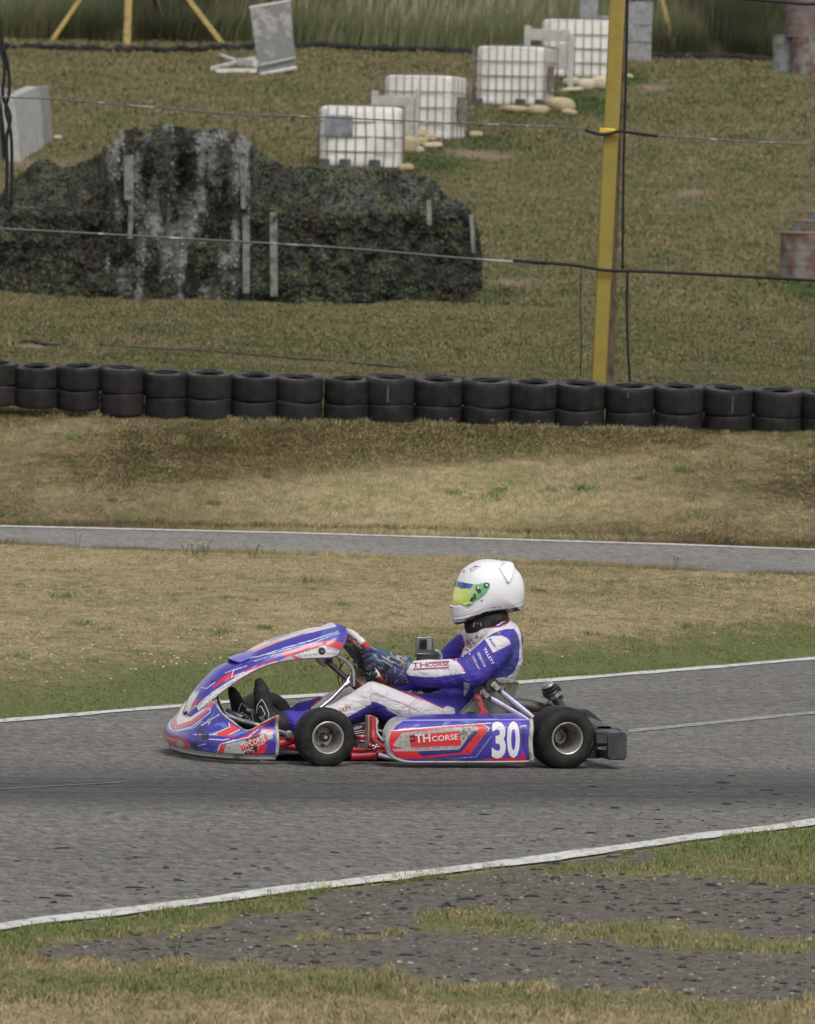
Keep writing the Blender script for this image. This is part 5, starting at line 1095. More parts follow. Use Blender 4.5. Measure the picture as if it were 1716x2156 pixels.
# front chrome bars and pedals
cb_ = MB(); cb_.tube(smoothpts([K(c5(790, 432), -.30), K(c5(860, 436), -.33), K(c5(1000, 480), -.38), K(c5(1170, 525), -.43), K(c5(1380, 592), -.44), K(c5(1500, 628), -.42)], 5), .0095, 10); obj('front_bumper_bar', cb_, M_chrome, kart, smooth=60)
cb_ = MB(); cb_.tube(smoothpts([K(c5(1040, 348), -.06), K(c5(1110, 372), -.08), K(c5(1180, 415), -.12), K(c5(1240, 480), -.2)], 5), .0085, 10)
obj('pedal', cb_, M_chrome, kart, smooth=60); cb_ = MB(); cb_.tube([K(c5(800, 350), .04), K(c5(870, 378), .02), K(c5(980, 430), 0)], .0085, 10); obj('pedal_bar', cb_, M_chrome, kart, smooth=60); obj('bar_stub', MB().tube([K(c5(810, 480), -.22), K(c5(880, 492), -.22)], .006, 8), M_chrome, kart)
e_ = K(c5(1530, 637), -.44); obj('bar_clamp', MB().lathe([(.0005, e_.y-.012), (.011, e_.y-.012), (.018, e_.y-.006), (.018, e_.y+.015), (.0005, e_.y+.015)], (e_.x, 0, e_.z), 'y', 20), M_alu, kart)
obj('support_rod', MB().tube(smoothpts([K(c5(690, 185), .0), K(c5(710, 260), 0), K(c5(735, 320), 0), K(c5(778, 408), 0)], 4), .005, 8), M_blk, kart, smooth=180)
# ---- seat
edg = [(430, 735), (470, 716), (540, 692), (615, 625), (660, 575), (700, 532), (745, 490), (790, 458), (850, 447)]; spn = [(380, 800), (440, 815), (560, 830), (680, 815), (755, 760), (800, 690), (840, 610), (872, 540), (898, 468)]
ke_ = [(i, K(c2(*p), -.205)) for i, p in enumerate(edg)]; ks_ = [(i, K(c2(*p), 0)) for i, p in enumerate(spn)]; srow = []
for i in range(49):
    u = 8*i/48; e, sp = catm(ke_, u), catm(ks_, u); row = []
    for j in range(-16, 17):
        t = abs(j)/16; y = .205*min(1, t*1.25)**.8*(1 if j > 0 else -1); k = max(0, (t-.35)/.65)**1.3
        row.append(Vector((sp.x+(e.x-sp.x)*k, y, sp.z+(e.z-sp.z)*k)))
    srow.append(row)
seat = obj('seat', MB().grid(srow), M_seat, kart, smooth=180, solid=.006)
obj('seat_rim', MB().tube([r[0] for r in srow[::3]]+[v for v in srow[-1][4:-4:4]]+[r[-1] for r in srow[::-3]], .006, 8), simple('seat_rim_resin', (.24, .24, .20), .5, c2_=(.12, .12, .10), scale=20), seat, smooth=180)
def plate_y(pts, f, ky, th, mat, name, parent, bevel=.002): return obj(name, MB().prism([K(f(*p), ky) for p in pts], (0, th, 0)), mat, parent, bevel=bevel)
plate_y([(770, 452), (830, 447), (880, 452), (912, 462), (908, 480), (870, 474), (850, 482), (800, 470)], c2, -.22, .34, M_alu, 'seat_top_plate', seat)
plate_y([(0, 570), (30, 530), (90, 488), (140, 490), (168, 515), (170, 560)], c7, -.235, .02, M_blk, 'seat_pad', seat)
obj('seat_strut', MB().tube([K(c7(455, 195), -.2), K(c7(438, 262), -.2), K(c7(428, 320), -.19)], .0035, 6), M_blk, seat)
# ---- seat stays
def flat_stay(a, b, ky0, ky1, w=.013, t=.006):
    A, B = K(c7(*a), ky0), K(c7(*b), ky1); d = (B-A).normalized(); n = d.cross(Vector((0, 1, 0))).normalized(); rows = []
    for i in range(7):
        c = A+(B-A)*i/6; k = .72 if i in (0, 6) else 1; rows.append([c+n*(w*k*math.cos(2*math.pi*q/14))+Vector((0, 1, 0))*(t*math.sin(2*math.pi*q/14)) for q in range(14)])
    return MB().grid(rows, True), A, B
for nm_, a, b, m1, m2 in (('upper', (385, 275), (735, 560), (345, 232), (390, 275)), ('lower', (285, 345), (690, 585), (235, 305), (290, 350))):
    g_, A, B = flat_stay(a, b, -.28, -.36); so_ = obj('seat_stay', g_, M_stay, kart, smooth=60)
    P0 = K(c7(*m1), -.275); d = (A-P0).normalized(); n = d.cross(Vector((0, 1, 0))).normalized(); cv = MB().prism([P0-d*.012+n*.015, P0-d*.018, P0-d*.012-n*.015, A+d*.006-n*.011, A+d*.006+n*.011], (0, .012, 0)); obj('clevis', cv, M_alu, so_, bevel=.003)
    obj('stay_bolt', MB().lathe([(.0005, -.29), (.0065, -.29), (.0075, -.284), (.0075, -.272)], (P0.x, 0, P0.z), 'y', 12), M_chrome, so_)
    obj('rubber_washer', MB().lathe([(.0005, -.262), (.030, -.262), (.032, -.255), (.030, -.235), (.0005, -.235)], (P0.x-.006, 0, P0.z), 'y', 24), M_blk, so_); obj('jam_nut', MB().tube([A-d*.002, A+d*.014], .011, 6), M_blk, so_)
ys = MB()
P0, P1, P2, P3 = K(c7(185, 355), -.30), K(c7(232, 470), -.31), K(c7(200, 575), -.32), K(c7(325, 580), -.32)
def flatbar(mb, A, B, w0, w1, th=.008):
    d = (B-A).normalized(); n = d.cross(Vector((0, 1, 0))).normalized(); return mb.prism([A+n*w0, A-n*w0, B-n*w1, B+n*w1], (0, th, 0))
flatbar(ys, P0-(P1-P0).normalized()*.008, P1, .0165, .010); flatbar(ys, P1+Vector((0, -.001, .004)), P2, .009, .0095); flatbar(ys, P1+Vector((0, .001, .004)), P3, .010, .0105); yb = obj('seat_bracket', ys, M_redp, kart, bevel=.002)
obj('bracket_cap', MB().lathe([(.0005, -.301), (.0165, -.301), (.0175, -.297), (.0175, -.285), (.0005, -.285)], (P0.x, 0, P0.z), 'y', 24), M_redp, yb); obj('bracket_bolt', MB().lathe([(.0005, -.313), (.006, -.313), (.009, -.309), (.009, -.300)], (P0.x, 0, P0.z), 'y', 12), M_chrome, yb)
obj('top_frame_strip', MB().tube([K(c7(0, 568), -.5), K(c7(300, 565), -.5)], .005, 6), M_redp, kart)
# ---- engine, airbox and exhaust on the far side
en = MB(); r = random.Random(4); E0 = K(c2(300, 700), .32)
en.box(E0+Vector((.07, 0, -.02)), (.20, .17, .16)); en.box(E0+Vector((.05, .0, .09)), (.13, .13, .10))
for k in range(7): en.box(E0+Vector((.05, 0, .06+.018*k)), (.17, .16, .006))
for _ in range(26): en.ico(E0+Vector((r.uniform(-.06, .20), r.uniform(-.12, .0), r.uniform(.02, .17))), [r.uniform(.008, .022)]*3, 2)
eng = obj('engine', en, simple('grimy_engine_alloy', (.30, .30, .26), .45, metal=.4, c2_=(.08, .075, .07), scale=12), kart, bevel=.003)
hz = MB(); hz.tube(smoothpts([K(c9(1230, 95), .2), K(c9(1330, 130), .2), K(c9(1420, 190), .2), K(c9(1540, 190), .2)], 5), .011, 10); hz.tube(smoothpts([K(c9(1600, 260), .2), K(c9(1680, 190), .22), K(c9(1716, 240), .2)], 5), .008, 8); obj('coolant_hose', hz, M_grey, eng, smooth=180)
rd = MB().box(E0+Vector((.02, -.02, .20)), (.14, .06, .05)); obj('airbox', rd, M_blk, kart, bevel=.012)
ex = MB(); pts = [K(c7(380, 395), .24), K(c7(480, 410), .25), K(c7(620, 425), .26), K(c7(740, 445), .26), K(c7(860, 465), .26), K(c7(980, 470), .26)]; ex.tube(smoothpts(pts, 5), [.020+.012*math.sin(math.pi*min(1, k/22)) for k in range(26)], 18)
obj('exhaust_chamber', ex, M_exh, kart, smooth=60)
ep = MB().tube(smoothpts([K(c7(1070, 500), .20), K(c7(1010, 470), .20), K(c7(970, 400), .20), K(c7(925, 345), .20), K(c7(895, 305), .20)], 6), .0225, 18); o_ = obj('exhaust_elbow', ep, M_exh, kart, smooth=60)
A, B = K(c7(930, 350), .20), K(c7(875, 255), .20); d = (B-A).normalized()
obj('exhaust_sleeve', MB().tube([A+d*.002, A+d*.03], .033, 24), M_chrome, o_, smooth=60)
cl = MB()
for k, (rr0, w0) in enumerate(((.038, .006), (.042, .006), (.041, .006), (.034, .008))): c_ = A+d*(.022+.012*k); cl.tube([c_-d*w0*.5, c_+d*w0*.5], rr0, 28)
cl.tube([K(c7(985, 330), .17), K(c7(1005, 350), .17)], .008, 8); cl.tube([K(c7(960, 245), .17), K(c7(990, 275), .17)], .007, 8); cl.tube([K(c7(850, 405), .18), K(c7(900, 420), .18)], .009, 8); obj('exhaust_clamp', cl, M_blk, o_, smooth=40); obj('muffler_cap', MB().tube([A+d*.06, A+d*.068, A+d*.075], [.033, .030, .018], 24), M_alu, o_, smooth=60)
jk = MB(); r = random.Random(9)
for _ in range(34):
    q = K(c7(r.uniform(330, 560), r.uniform(430, 560)), r.uniform(-.05, .15)); s_ = r.uniform(.007, .018); jk.box(q, (s_*1.5, s_, s_), Matrix.Rotation(r.uniform(0, 3), 3, 'Y'))
jk.box(K(c7(430, 480), .05), (.10, .2, .06)); jk.tube([K(c7(425, 540), -.1), K(c7(480, 520), -.1), K(c7(545, 535), -.1)], .003, 6); ob = obj('chain_and_sprocket_guard', jk, M_blk, kart, bevel=.002)
cc_ = MB().tube(smoothpts([K(c7(390, 570), -.38), K(c7(430, 548), -.38), K(c7(520, 552), -.38), K(c7(640, 570), -.4)], 5), .004, 6); cc_.tube([K(c7(395, 330), -.1), K(c7(500, 345), -.1)], .01, 8); obj('brake_pipe', cc_, M_grey, kart, smooth=180)
sd_ = MB().lathe([(.02, -.004), (.085, -.004), (.085, .004), (.02, .004)], (KXR, .12, .1365), 'y', 40, closed=True); obj('sprocket', sd_, M_alu, kart); bd = MB().lathe([(.02, -.004), (.08, -.004), (.08, .004), (.02, .004)], (KXR, -.16, .1365), 'y', 40, closed=True); obj('brake_disc', bd, M_exh, kart)
# ---- rear bumper
rb = MB(); bx = K(c7(1540, 820), -.56)
def rbox(poly, f, ky, th): return [K(f(*p), ky) for p in poly], (0, th, 0)
M_bump = simple('black_bumper_plastic', (.032, .031, .036), .42, c2_=(.085, .08, .085), scale=7, lo=.5, hi=.75, bmp=.001)
RBm = MB()
sec = [(.0, .055), (.0, .20), (.02, .222), (.085, .222), (.100, .205), (.102, .06), (.09, .045), (.01, .045)]
xl, xh = K(c7(1350, 800), -.50).x, K(c7(1625, 820), -.62).x
def rsec(y, zoff=0, k=1.0, inx=0): return [Vector((xl+inx+px_*(xh-xl)/.102*k+(0)*1, y, pz+zoff)) for px_, pz in sec]
z0 = K(c7(1540, 955), -.62).z; z1 = K(c7(1540, 680), -.62).z
sec = [(.012, z0), (.0, z0+.02), (.0, z1-.012), (.014, z1), (.088, z1), (.102, z1-.014), (.103, z0+.015), (.092, z0)]
rows = [rsec(y, 0, 1-.08*math.exp(-((abs(y)-.63)/.01)**2)) for y in [-.640, -.632, -.62, -.54, -.50, -.44]]
RBm.grid(rows, True); RBm.f.append(tuple(range(7, -1, -1))); RBm.f.append(tuple(range(40, 48)))
o_ = obj('rear_bumper', RBm, M_bump, kart, smooth=40, bevel=.004)
RB2 = MB()
for y0, y1 in ((-.44, .44),):
    RB2.grid([rsec(y, .01+.02*(1-(y/.44)**2), .8, .01) for y in np.linspace(y0, y1, 15)], True)
RB2.grid([rsec(y) for y in (.44, .50, .62, .64)], True); obj('bumper_beam', RB2, M_bump, o_, smooth=40)
fin = [K(c7(*p), -.02) for p in ((1095, 470), (1115, 455), (1230, 458), (1262, 472), (1330, 520), (1400, 590), (1425, 640), (1560, 648), (1600, 690), (1330, 700), (1285, 650), (1250, 560), (1215, 505))]
finm = MB().prism(fin, (0, .36, 0)); obj('bumper_fin', finm, M_bump, o_, bevel=.012)
for nm__, g__ in (('bumper_bracket', MB().box(K(c7(1385, 740), -.63), (.05, .012, .05))), ('bumper_tab', MB().box(K(c7(1400, 840), -.645), (.03, .01, .012))), ('bumper_mount', MB().box(K(c7(1310, 905), -.45), (.05, .04, .03))), ('bumper_pin', MB().tube([K(c7(1290, 680), -.5), K(c7(1335, 690), -.5)], .007, 8))): obj(nm__, g__, M_blk, o_, bevel=.002)
obj('mount_spring', MB().tube([K(c7(1345, 835), -.65), K(c7(1425, 860), -.65), K(c7(1350, 845), -.65)], .0025, 6), M_chrome, o_)
obj('bumper_stay', MB().tube([(KXR+.10, -.25, .10), (xl+.02, -.25, .12)], .012, 8).tube([(KXR+.10, .25, .10), (xl+.02, .25, .12)], .012, 8), M_redp, kart)
# ---- steering
SW = K(c4(650, 585), -.015); ta, tb = K(c4(400, 270), 0), K(c4(895, 905), 0); up_ = (ta-tb).normalized(); SR = (ta-tb).length/2-.012; latv = Vector((0, 1, 0)); nrmv = up_.cross(latv).normalized()
SW = (ta+tb)/2
rowsT = []
for i in range(96):
    a = 2*math.pi*i/96; ca, sa = math.cos(a), math.sin(a); rad = SR*(1 if ca < .80 else 1-.10*(ca-.8)/.2) ; c = SW+up_*(ca*SR*(1 if ca < .82 else .97))+latv*(sa*SR*1.02); rd_ = (up_*ca+latv*sa).normalized(); tr = .0165
    rowsT.append([c+rd_*(tr*math.cos(2*math.pi*k/14))+nrmv*(tr*math.sin(2*math.pi*k/14)) for k in range(14)])
rowsT.append(rowsT[0]); st = MB().grid(rowsT, True).mesh('steering_wheel')
V_ = co(st); rel = V_-np.array(SW); ca = rel@np.array(up_)/SR
C = np.empty((len(V_), 3)); C[:] = (.40, .035, .05); C[ca > .62] = WHT; C[(ca < -.55) & (ca > -.80)] = WHT; C[(ca > .60) & (ca < .64)] = (.3, .03, .04); C[(ca > .80) & (ca < .82)] = BLK
at = st.color_attributes.new('Col', 'FLOAT_COLOR', 'POINT'); at.data.foreach_set('color', np.concatenate([C, np.ones((len(C), 1))], 1).astype(np.float32).ravel())
swo = link('steering_wheel', st, attrmat('suede_grip', .8, dirt=.5, weave=400), kart, smooth=180)
sp_ = MB().box(SW, (.01, .2, .03), None)
for a in (0.5, 2.64, math.pi*1.5): sp_.tube([SW+nrmv*-.01, SW+up_*(math.sin(a)*SR*.95)+latv*(math.cos(a)*SR*.95)], .007, 8)
obj('spoke', sp_, M_blk, swo)
d0 = K(c4(480, 525), -.02); ang = math.atan2(up_.z, up_.x); rotd = Matrix.Rotation(-ang, 3, 'Y')
dsp = obj('dash_display', MB().box(d0, (.088, .11, .030), rotd), M_blk, kart, bevel=.004); obj('display_bracket', MB().box(K(c4(600, 690), -.02), (.05, .04, .03), rotd), M_blk, dsp, bevel=.004)
hubm = MB(); r = random.Random(2)
for x, y, r0 in ((640, 720, .016), (610, 790, .012), (690, 810, .020), (730, 790, .012), (560, 680, .014), (660, 850, .014), (600, 640, .012)): hubm.ico(K(c4(x, y), -.03), (r0, r0, r0), 2)
obj('column_boss', hubm, M_blk, swo, smooth=60); obj('boss_ring', MB().lathe([(.014, -.002), (.017, 0), (.014, .002)], K(c4(705, 800), -.055), 'y', 20, closed=True), M_chrome, swo)
col_ = MB().tube([K(c4(430, 830), -.05), K(c4(395, 900), -.06), K(c4(215, 1085), -.07), K(c1(1150, 740), -.08)], .0095, 12); obj('steering_column', col_, M_chrome, kart, smooth=60); obj('column_collar', MB().tube([K(c4(425, 885), -.055), K(c4(375, 925), -.06)], .0145, 12), M_chrome, kart)
ss = MB().tube([K(c4(165, 630), 0), K(c4(430, 870), -.02), K(c4(540, 980), -.02)], .0125, 12); so2 = obj('panel_strut', ss, M_exh, kart, smooth=60); obj('strut_clamp', MB().tube([K(c4(175, 625), 0), K(c4(225, 625), 0)], .019, 12), M_blk, so2); obj('strut_fork', MB().tube([K(c4(395, 800), 0), K(c4(560, 960), 0)], .015, 10), M_redp, so2); obj('crash_pad', MB().tube([K(c4(70, 600), .02), K(c4(110, 640), .02), K(c4(165, 660), .02)], .018, 12), M_edge, so2, smooth=60)
hz = MB(); hz.tube(smoothpts([K(c4(285, 585), -.03), K(c4(360, 615), -.03), K(c4(430, 670), -.04), K(c4(475, 740), -.05), K(c4(485, 830), -.06), K(c4(485, 935), -.06)], 5), .0062, 8); hz.tube(smoothpts([K(c4(450, 935), -.03), K(c4(440, 830), -.03), K(c4(450, 750), -.03), K(c4(500, 740), -.02)], 5), .0055, 8); obj('breather_hose', hz, M_grey, kart, smooth=180)
hz = MB(); hz.tube(smoothpts([K(c4(300, 600), 0), K(c4(330, 660), 0), K(c4(325, 730), 0), K(c4(345, 800), 0), K(c4(350, 890), 0)], 5), .0028, 6); hz.tube(smoothpts([K(c4(430, 590), 0), K(c4(350, 680), 0), K(c4(300, 800), 0), K(c4(310, 890), 0), K(c4(330, 940), 0)], 5), .0028, 6); hz.tube(smoothpts([K(c4(510, 820), 0), K(c4(560, 790), 0), K(c4(585, 850), 0)], 5), .0022, 6); obj('cable', hz, M_blk, kart, smooth=180)
lk = MB(); lk.tube([K(c4(500, 830), 0), K(c4(590, 730), 0)], .009, 8); lk.box(K(c4(560, 740), 0), (.03, .03, .03), rotd); obj('column_bracket', lk, simple('brown_bracket', (.22, .16, .11), .6), kart, bevel=.002)
# ---- far tray behind the shoes
# ================================================================ ACTION CAMERA
ac = empty('action_camera', kworld(K(c4(1310, 610), .10)), PSI, 'small silver action camera on a black clamp behind the forearm', 'action camera')
q = K(c4(1310, 610), .10)
def aloc(x, y, dy=0): return K(c4(x, y), .10+dy)-q
c_ = aloc(1308, 460); obj('camera_body', MB().box(c_, (.066, .034, .068)), simple('camera_grey', (.15, .155, .15), .35, metal=.3), ac, bevel=.005)
cs = MB()
for s_ in (-1, 1): cs.box(c_+Vector((s_*.036, 0, 0)), (.006, .036, .075)); cs.box(c_+Vector((0, 0, s_*.035)), (.076, .036, .006))
obj('camera_case', cs, simple('clear_case_silver', (.26, .26, .25), .25, metal=.5), ac, bevel=.002); obj('top_latch', MB().box(aloc(1305, 377), (.075, .03, .008)), M_blk, ac, bevel=.002)
obj('lens', MB().box(aloc(1293, 436, -.02), (.030, .016, .042)), M_blk, ac, bevel=.003); obj('lens_glass', MB().box(aloc(1297, 436, -.029), (.02, .003, .028)), simple('lens_glass', (.01, .012, .015), .05), ac); obj('side_button', MB().box(aloc(1365, 445, -.018), (.022, .006, .05)), simple('button_grey', (.22, .23, .23), .4), ac, bevel=.002)
mt = MB(); mt.box(aloc(1250, 570), (.03, .03, .014)); mt.box(aloc(1385, 585), (.05, .035, .036)); mt.box(aloc(1300, 600), (.06, .03, .03)); mt.tube([aloc(1270, 580), aloc(1270, 660)], .012, 8); mt.tube([aloc(1330, 560), aloc(1330, 700)], .012, 8); mt.tube([aloc(1400, 520), aloc(1470, 520)], .006, 8); obj('clamp_mount', mt, M_blk, ac, bevel=.002)
obj('white_arm', MB().tube(smoothpts([aloc(1430, 515), aloc(1470, 525), aloc(1498, 560), aloc(1505, 600), aloc(1503, 680)], 5), .008, 10), M_edge, ac, smooth=180)
# ================================================================ DRIVER
body = MB()
def loc(f, x, y, ky): return K(f(x, y), ky)
def at_y(v, y): return Vector((v.x, y, v.z))
tor = [loc(c2, 560, 640, 0), loc(c2, 640, 535, 0), loc(c2, 728, 415, 0), loc(c2, 780, 310, 0), loc(c2, 818, 210, 0)]
limb(body, tor, [(.165, .105), (.165, .122), (.165, .128), (.178, .128), (.145, .105)], sub=6, seg=28)
limb(body, [loc(c2, 800, 205, 0), loc(c2, 775, 140, 0), loc(c3, 850, 930, 0), loc(c3, 860, 700, 0)], [(.11, .085), (.078, .075), (.066, .066), (.07, .08)])
body.ico(loc(c3, 860, 560, 0), (.088, .075, .105), 3)
SH = loc(c2, 822, 232, -.175); limb(body, [at_y(SH, -.165), at_y(SH, 0), at_y(SH, .165)], [(.072, .072), (.09, .075), (.072, .072)], side=(1, 0, 0))
el, w1_, w0_ = loc(c2, 635, 418, -.265), loc(c2, 420, 422, -.215), loc(c2, 245, 398, -.165); um = loc(c2, 735, 330, -.235)
limb(body, [SH, um, el], [(.070, .074), (.066, .072), (.062, .068)], seg=24); limb(body, [el, w1_, w0_], [(.060, .066), (.056, .064), (.040, .046)], seg=24)
mir = lambda v, dz=0: Vector((v.x, -v.y, v.z+dz))
limb(body, [mir(SH), mir(um, -.02), mir(el, -.05)], [(.068, .07), (.062, .068), (.058, .060)], seg=24); limb(body, [mir(el, -.05), mir(w1_, -.045), mir(w0_, -.01)-up_*.085], [(.056, .058), (.05, .056), (.038, .042)], seg=24)
hip, kn, cf, an = loc(c2, 585, 650, -.11), loc(c9, 930, 262, -.19), loc(c1, 1235, 805, -.165), loc(c1, 935, 835, -.12)
th = loc(c2, 260, 650, -.16)
limb(body, [hip, th, kn], [(.090, .088), (.078, .080), (.064, .066)], seg=24); limb(body, [kn, cf, an], [(.062, .064), (.058, .056), (.043, .046)], seg=24)
k2, cf2, an2 = loc(c1, 1400, 655, .15), loc(c1, 1130, 745, .12), loc(c1, 880, 830, .09)
limb(body, [mir(hip), Vector(((hip.x+k2.x)/2, .16, (hip.z+k2.z)/2-.035)), k2], [(.085, .075), (.068, .064), (.062, .062)], seg=24); limb(body, [k2, cf2, an2], [(.060, .058), (.056, .052), (.042, .042)], seg=24)
bme = fuse(body, .0065, 4, .5)
V_ = co(bme); Nn_ = nrm(bme)
foc = [(el, .10, .010), (w0_, .07, .006), (kn, .09, .005), (an, .13, .011), (an2, .16, .012), (hip, .16, .011), (SH, .12, .006), (tor[1], .16, .008), (mir(el), .1, .008), (um, .08, .004)]
D_ = np.zeros(len(V_))
for i, v in enumerate(V_):
    v3 = Vector(v); a = mnoise.noise(Vector((v3.x*9, v3.y*16, v3.z*20))); a2_ = 1-abs(mnoise.noise(Vector((v3.x*13+3, v3.y*9, v3.z*9+v3.x*6))))*2.2; k = .0022; ridge = 0
    for c_, r0, am in foc:
        d = (v3-c_).length
        if d < r0*1.6: ridge = max(ridge, am*math.exp(-(d/r0)**2))
    D_[i] = a*(k+ridge*.5)+max(a2_-.35, -.2)*(.0022+ridge*1.0)
setco(bme, V_+Nn_*D_[:, None])
SB = (.046, .034, .32); SW_ = (.60, .57, .60); SN = (.040, .055, .24); SR_ = (.40, .03, .06); SEAM = (.30, .28, .33)
def base_extra(V, X, Y, C):
    dark = inpoly(X, Y, [c3(400, 700), c3(1200, 700), c3(1165, 880), c3(1150, 960), c3(900, 1015), c3(640, 1060), c3(500, 960)]) & (V[:, 2] > loc(c3, 0, 1060, 0).z-.02) & (np.hypot(V[:, 0]-loc(c3, 850, 0, 0).x, V[:, 1]) < .12); C[dark] = (.02, .02, .022)
paint(bme, SB, [
 (c8, 'P', [(1430, 430), (1480, 520), (1508, 640), (1495, 900), (1420, 1060), (1300, 1160), (1160, 1150), (1230, 1040), (1350, 850), (1400, 660), (1410, 560)], SN),
 (c8, 'P', [(745, 470), (640, 440), (560, 600), (395, 830), (500, 888), (580, 850), (740, 765), (880, 640), (965, 560), (1100, 470), (1290, 440), (1280, 395), (1000, 420), (760, 455)], SW_),
 (c8, 'P', [(720, 470), (640, 430), (600, 470), (690, 500)], SB), (c8, 'S', [(655, 440), (560, 600), (390, 820)], SEAM, .7),
 (c8, 'P', [(740, 430), (780, 390), (900, 395), (1200, 365), (1340, 310), (1340, 200), (1400, 240), (1490, 350), (1480, 405), (1290, 408), (1100, 425), (960, 455), (760, 470)], SW_), (c8, 'S', [(745, 425), (785, 393), (900, 400), (1200, 372), (1300, 340), (1352, 285), (1345, 200)], SR_, .9),
 (c8, 'P', [(1400, 240), (1480, 340), (1530, 480), (1560, 700), (1560, 900), (1500, 1070), (1440, 1220), (1300, 1172), (1420, 1075), (1500, 905), (1513, 640), (1485, 500), (1430, 410)], SW_),
 (c8, 'P', [(1100, 515), (1110, 470), (1180, 440), (1280, 410), (1430, 430), (1410, 560), (1390, 640), (1300, 540), (1200, 508)], SB),
 (c8, 'P', [(968, 560), (1090, 515), (1230, 508), (1330, 556), (1380, 640), (1098, 778)], SW_), (c8, 'S', [(1430, 440), (1400, 580), (1385, 650)], (.05, .04, .28), .6),
 (c8, 'P', [(645, 1225), (732, 1262), (720, 1350), (645, 1460)], SW_), (c8, 'S', [(1150, 740), (1230, 780), (1220, 870), (1040, 1080)], (.05, .04, .27), .6),
 (c2, 'P', [(225, 310), (330, 300), (500, 312), (560, 338), (598, 392), (612, 416), (480, 430), (425, 441), (330, 436), (225, 425)], SW_), (c2, 'S', [(556, 338), (588, 368), (612, 414)], SR_, .9), (c8, 'S', [(395, 822), (500, 885)], SR_, 2.8), (c2, 'S', [(470, 345), (500, 380), (520, 425)], SEAM, .7),
 (c9, 'P', [(100, 470), (160, 432), (895, 12), (985, 12), (1716, 322), (1716, 660), (1560, 640), (1480, 590), (1080, 388), (1000, 345), (915, 345), (912, 382), (545, 582), (100, 760)], SW_),
 (c2, 'P', [(120, 500), (330, 570), (468, 634), (500, 618), (540, 632), (548, 662), (500, 705), (270, 720), (120, 640)], SW_),
 (c9, 'S', [(100, 460), (150, 430), (888, 14), (985, 8), (1716, 314)], SR_, 1.2), (c2, 'S', [(225, 520), (330, 568), (470, 634)], SR_, 1.0), (c2, 'S', [(468, 634), (476, 700)], SEAM, .7), (c2, 'S', [(30, 545), (220, 600), (400, 695)], SEAM, .8), (c2, 'S', [(258, 640), (330, 580)], SEAM, .5), (c2, 'S', [(258, 640), (272, 700)], SEAM, .5),
 (c9, 'S', [(950, 195), (1500, 412), (1716, 520)], SEAM, 1.0), (c9, 'S', [(1500, 405), (1540, 610)], SEAM, .6), (c9, 'S', [(1500, 405), (1620, 300)], SEAM, .6), (c9, 'S', [(912, 25), (915, 342)], SEAM, .7), (c9, 'S', [(100, 765), (545, 582), (912, 382), (918, 345), (1000, 345), (1080, 388), (1480, 592)], (.05, .035, .2), .6),
 (c8, 'E', [(1185, 470)], (.5, .2, .2), 3.2), (c8, 'E', [(1185, 470)], SB, 1.8)], extra=base_extra)
M_suit = attrmat('racing_suit_fabric', .75, dirt=.22, dirtc=(.10, .09, .12), dscale=6, wrinkle=16)
person = link('person', bme, M_suit, smooth=180); person.location = KO; person.rotation_euler = (0, 0, PSI)
tag(person, 'driver in blue and white racing suit and white helmet gripping the kart wheel', 'person')
bb = bvh_of(bme)
def txt(t, f, a, b, h, mat, **kw): return lettering(t, f, a, b, h, bb, mat, person, off=.004, **kw)
txt('TH', c2, (280, 378), (372, 374), 9.5, M_txtr, fat=.004); txt('CORSE', c2, (374, 373), (508, 366), 7.5, M_txtr, fat=.004)
bars(c2, [((285, 389), (508, 378))], 2.0, bb, M_txtr, person, off=.004); bars(c2, [((378, 350), (440, 344)), ((440, 344), (508, 340))], 1.4, bb, M_txtr, person, off=.004)
txt('TILLETT', c8, (945, 712), (1085, 965), 5.2, M_txt, fat=.02); txt('VENATOR', c8, (845, 775), (955, 1005), 5.0, M_txt, fat=.01, shear=.25); txt('CORSE KART', c8, (765, 830), (868, 1045), 4.3, M_txt, fat=.01)
txt('TILLETT', c8, (1010, 740), (1110, 900), 1.6, M_txtg); txt('VENATOR', c8, (860, 745), (905, 800), 2.4, M_txtr); txt('KARTING UK', c8, (650, 865), (745, 1060), 2.6, M_txtg); bars(c8, [((730, 855), (800, 960))], 1.6, bb, M_txtr, person, off=.004)
lg = MB()
for x, y, r0 in ((735, 800, .0042), (632, 838, .0036)):
    p = cast(bb, c8(x, y), .004)
    if p: lg.ico(p, (r0, r0*.5, r0), 2)
obj('sleeve_emblem', lg, M_txt, person, smooth=180)
txt('freem', c8, (1030, 565), (1125, 690), 5.0, M_txtb, fat=.02, shear=.2)
txt('CORSE', c8, (585, 640), (760, 710), 8.0, M_txtr, fat=.012); bars(c8, [((540, 668), (655, 725)), ((640, 565), (745, 640))], 2.6, bb, M_txtr, person, off=.004); bars(c8, [((675, 722), (712, 738)), ((775, 622), (800, 632))], 2.6, bb, M_txtr, person, off=.004); txt('R', c8, (820, 545), (868, 560), 6, M_txtr, fat=.02); bars(c8, [((885, 545), (925, 528))], 2, bb, M_txtr, person, off=.004)
txt('arnith', c9, (225, 590), (600, 448), 11.5, M_txtr, fat=-.006)
M_txtp = simple('pale_violet_fill', (.56, .50, .58), .7)
# seam piping on the upper leg and arm come from the suit pattern; cuffs
def band(a, b, r0, r1_, mat, name, parent, t=.0):
    return None
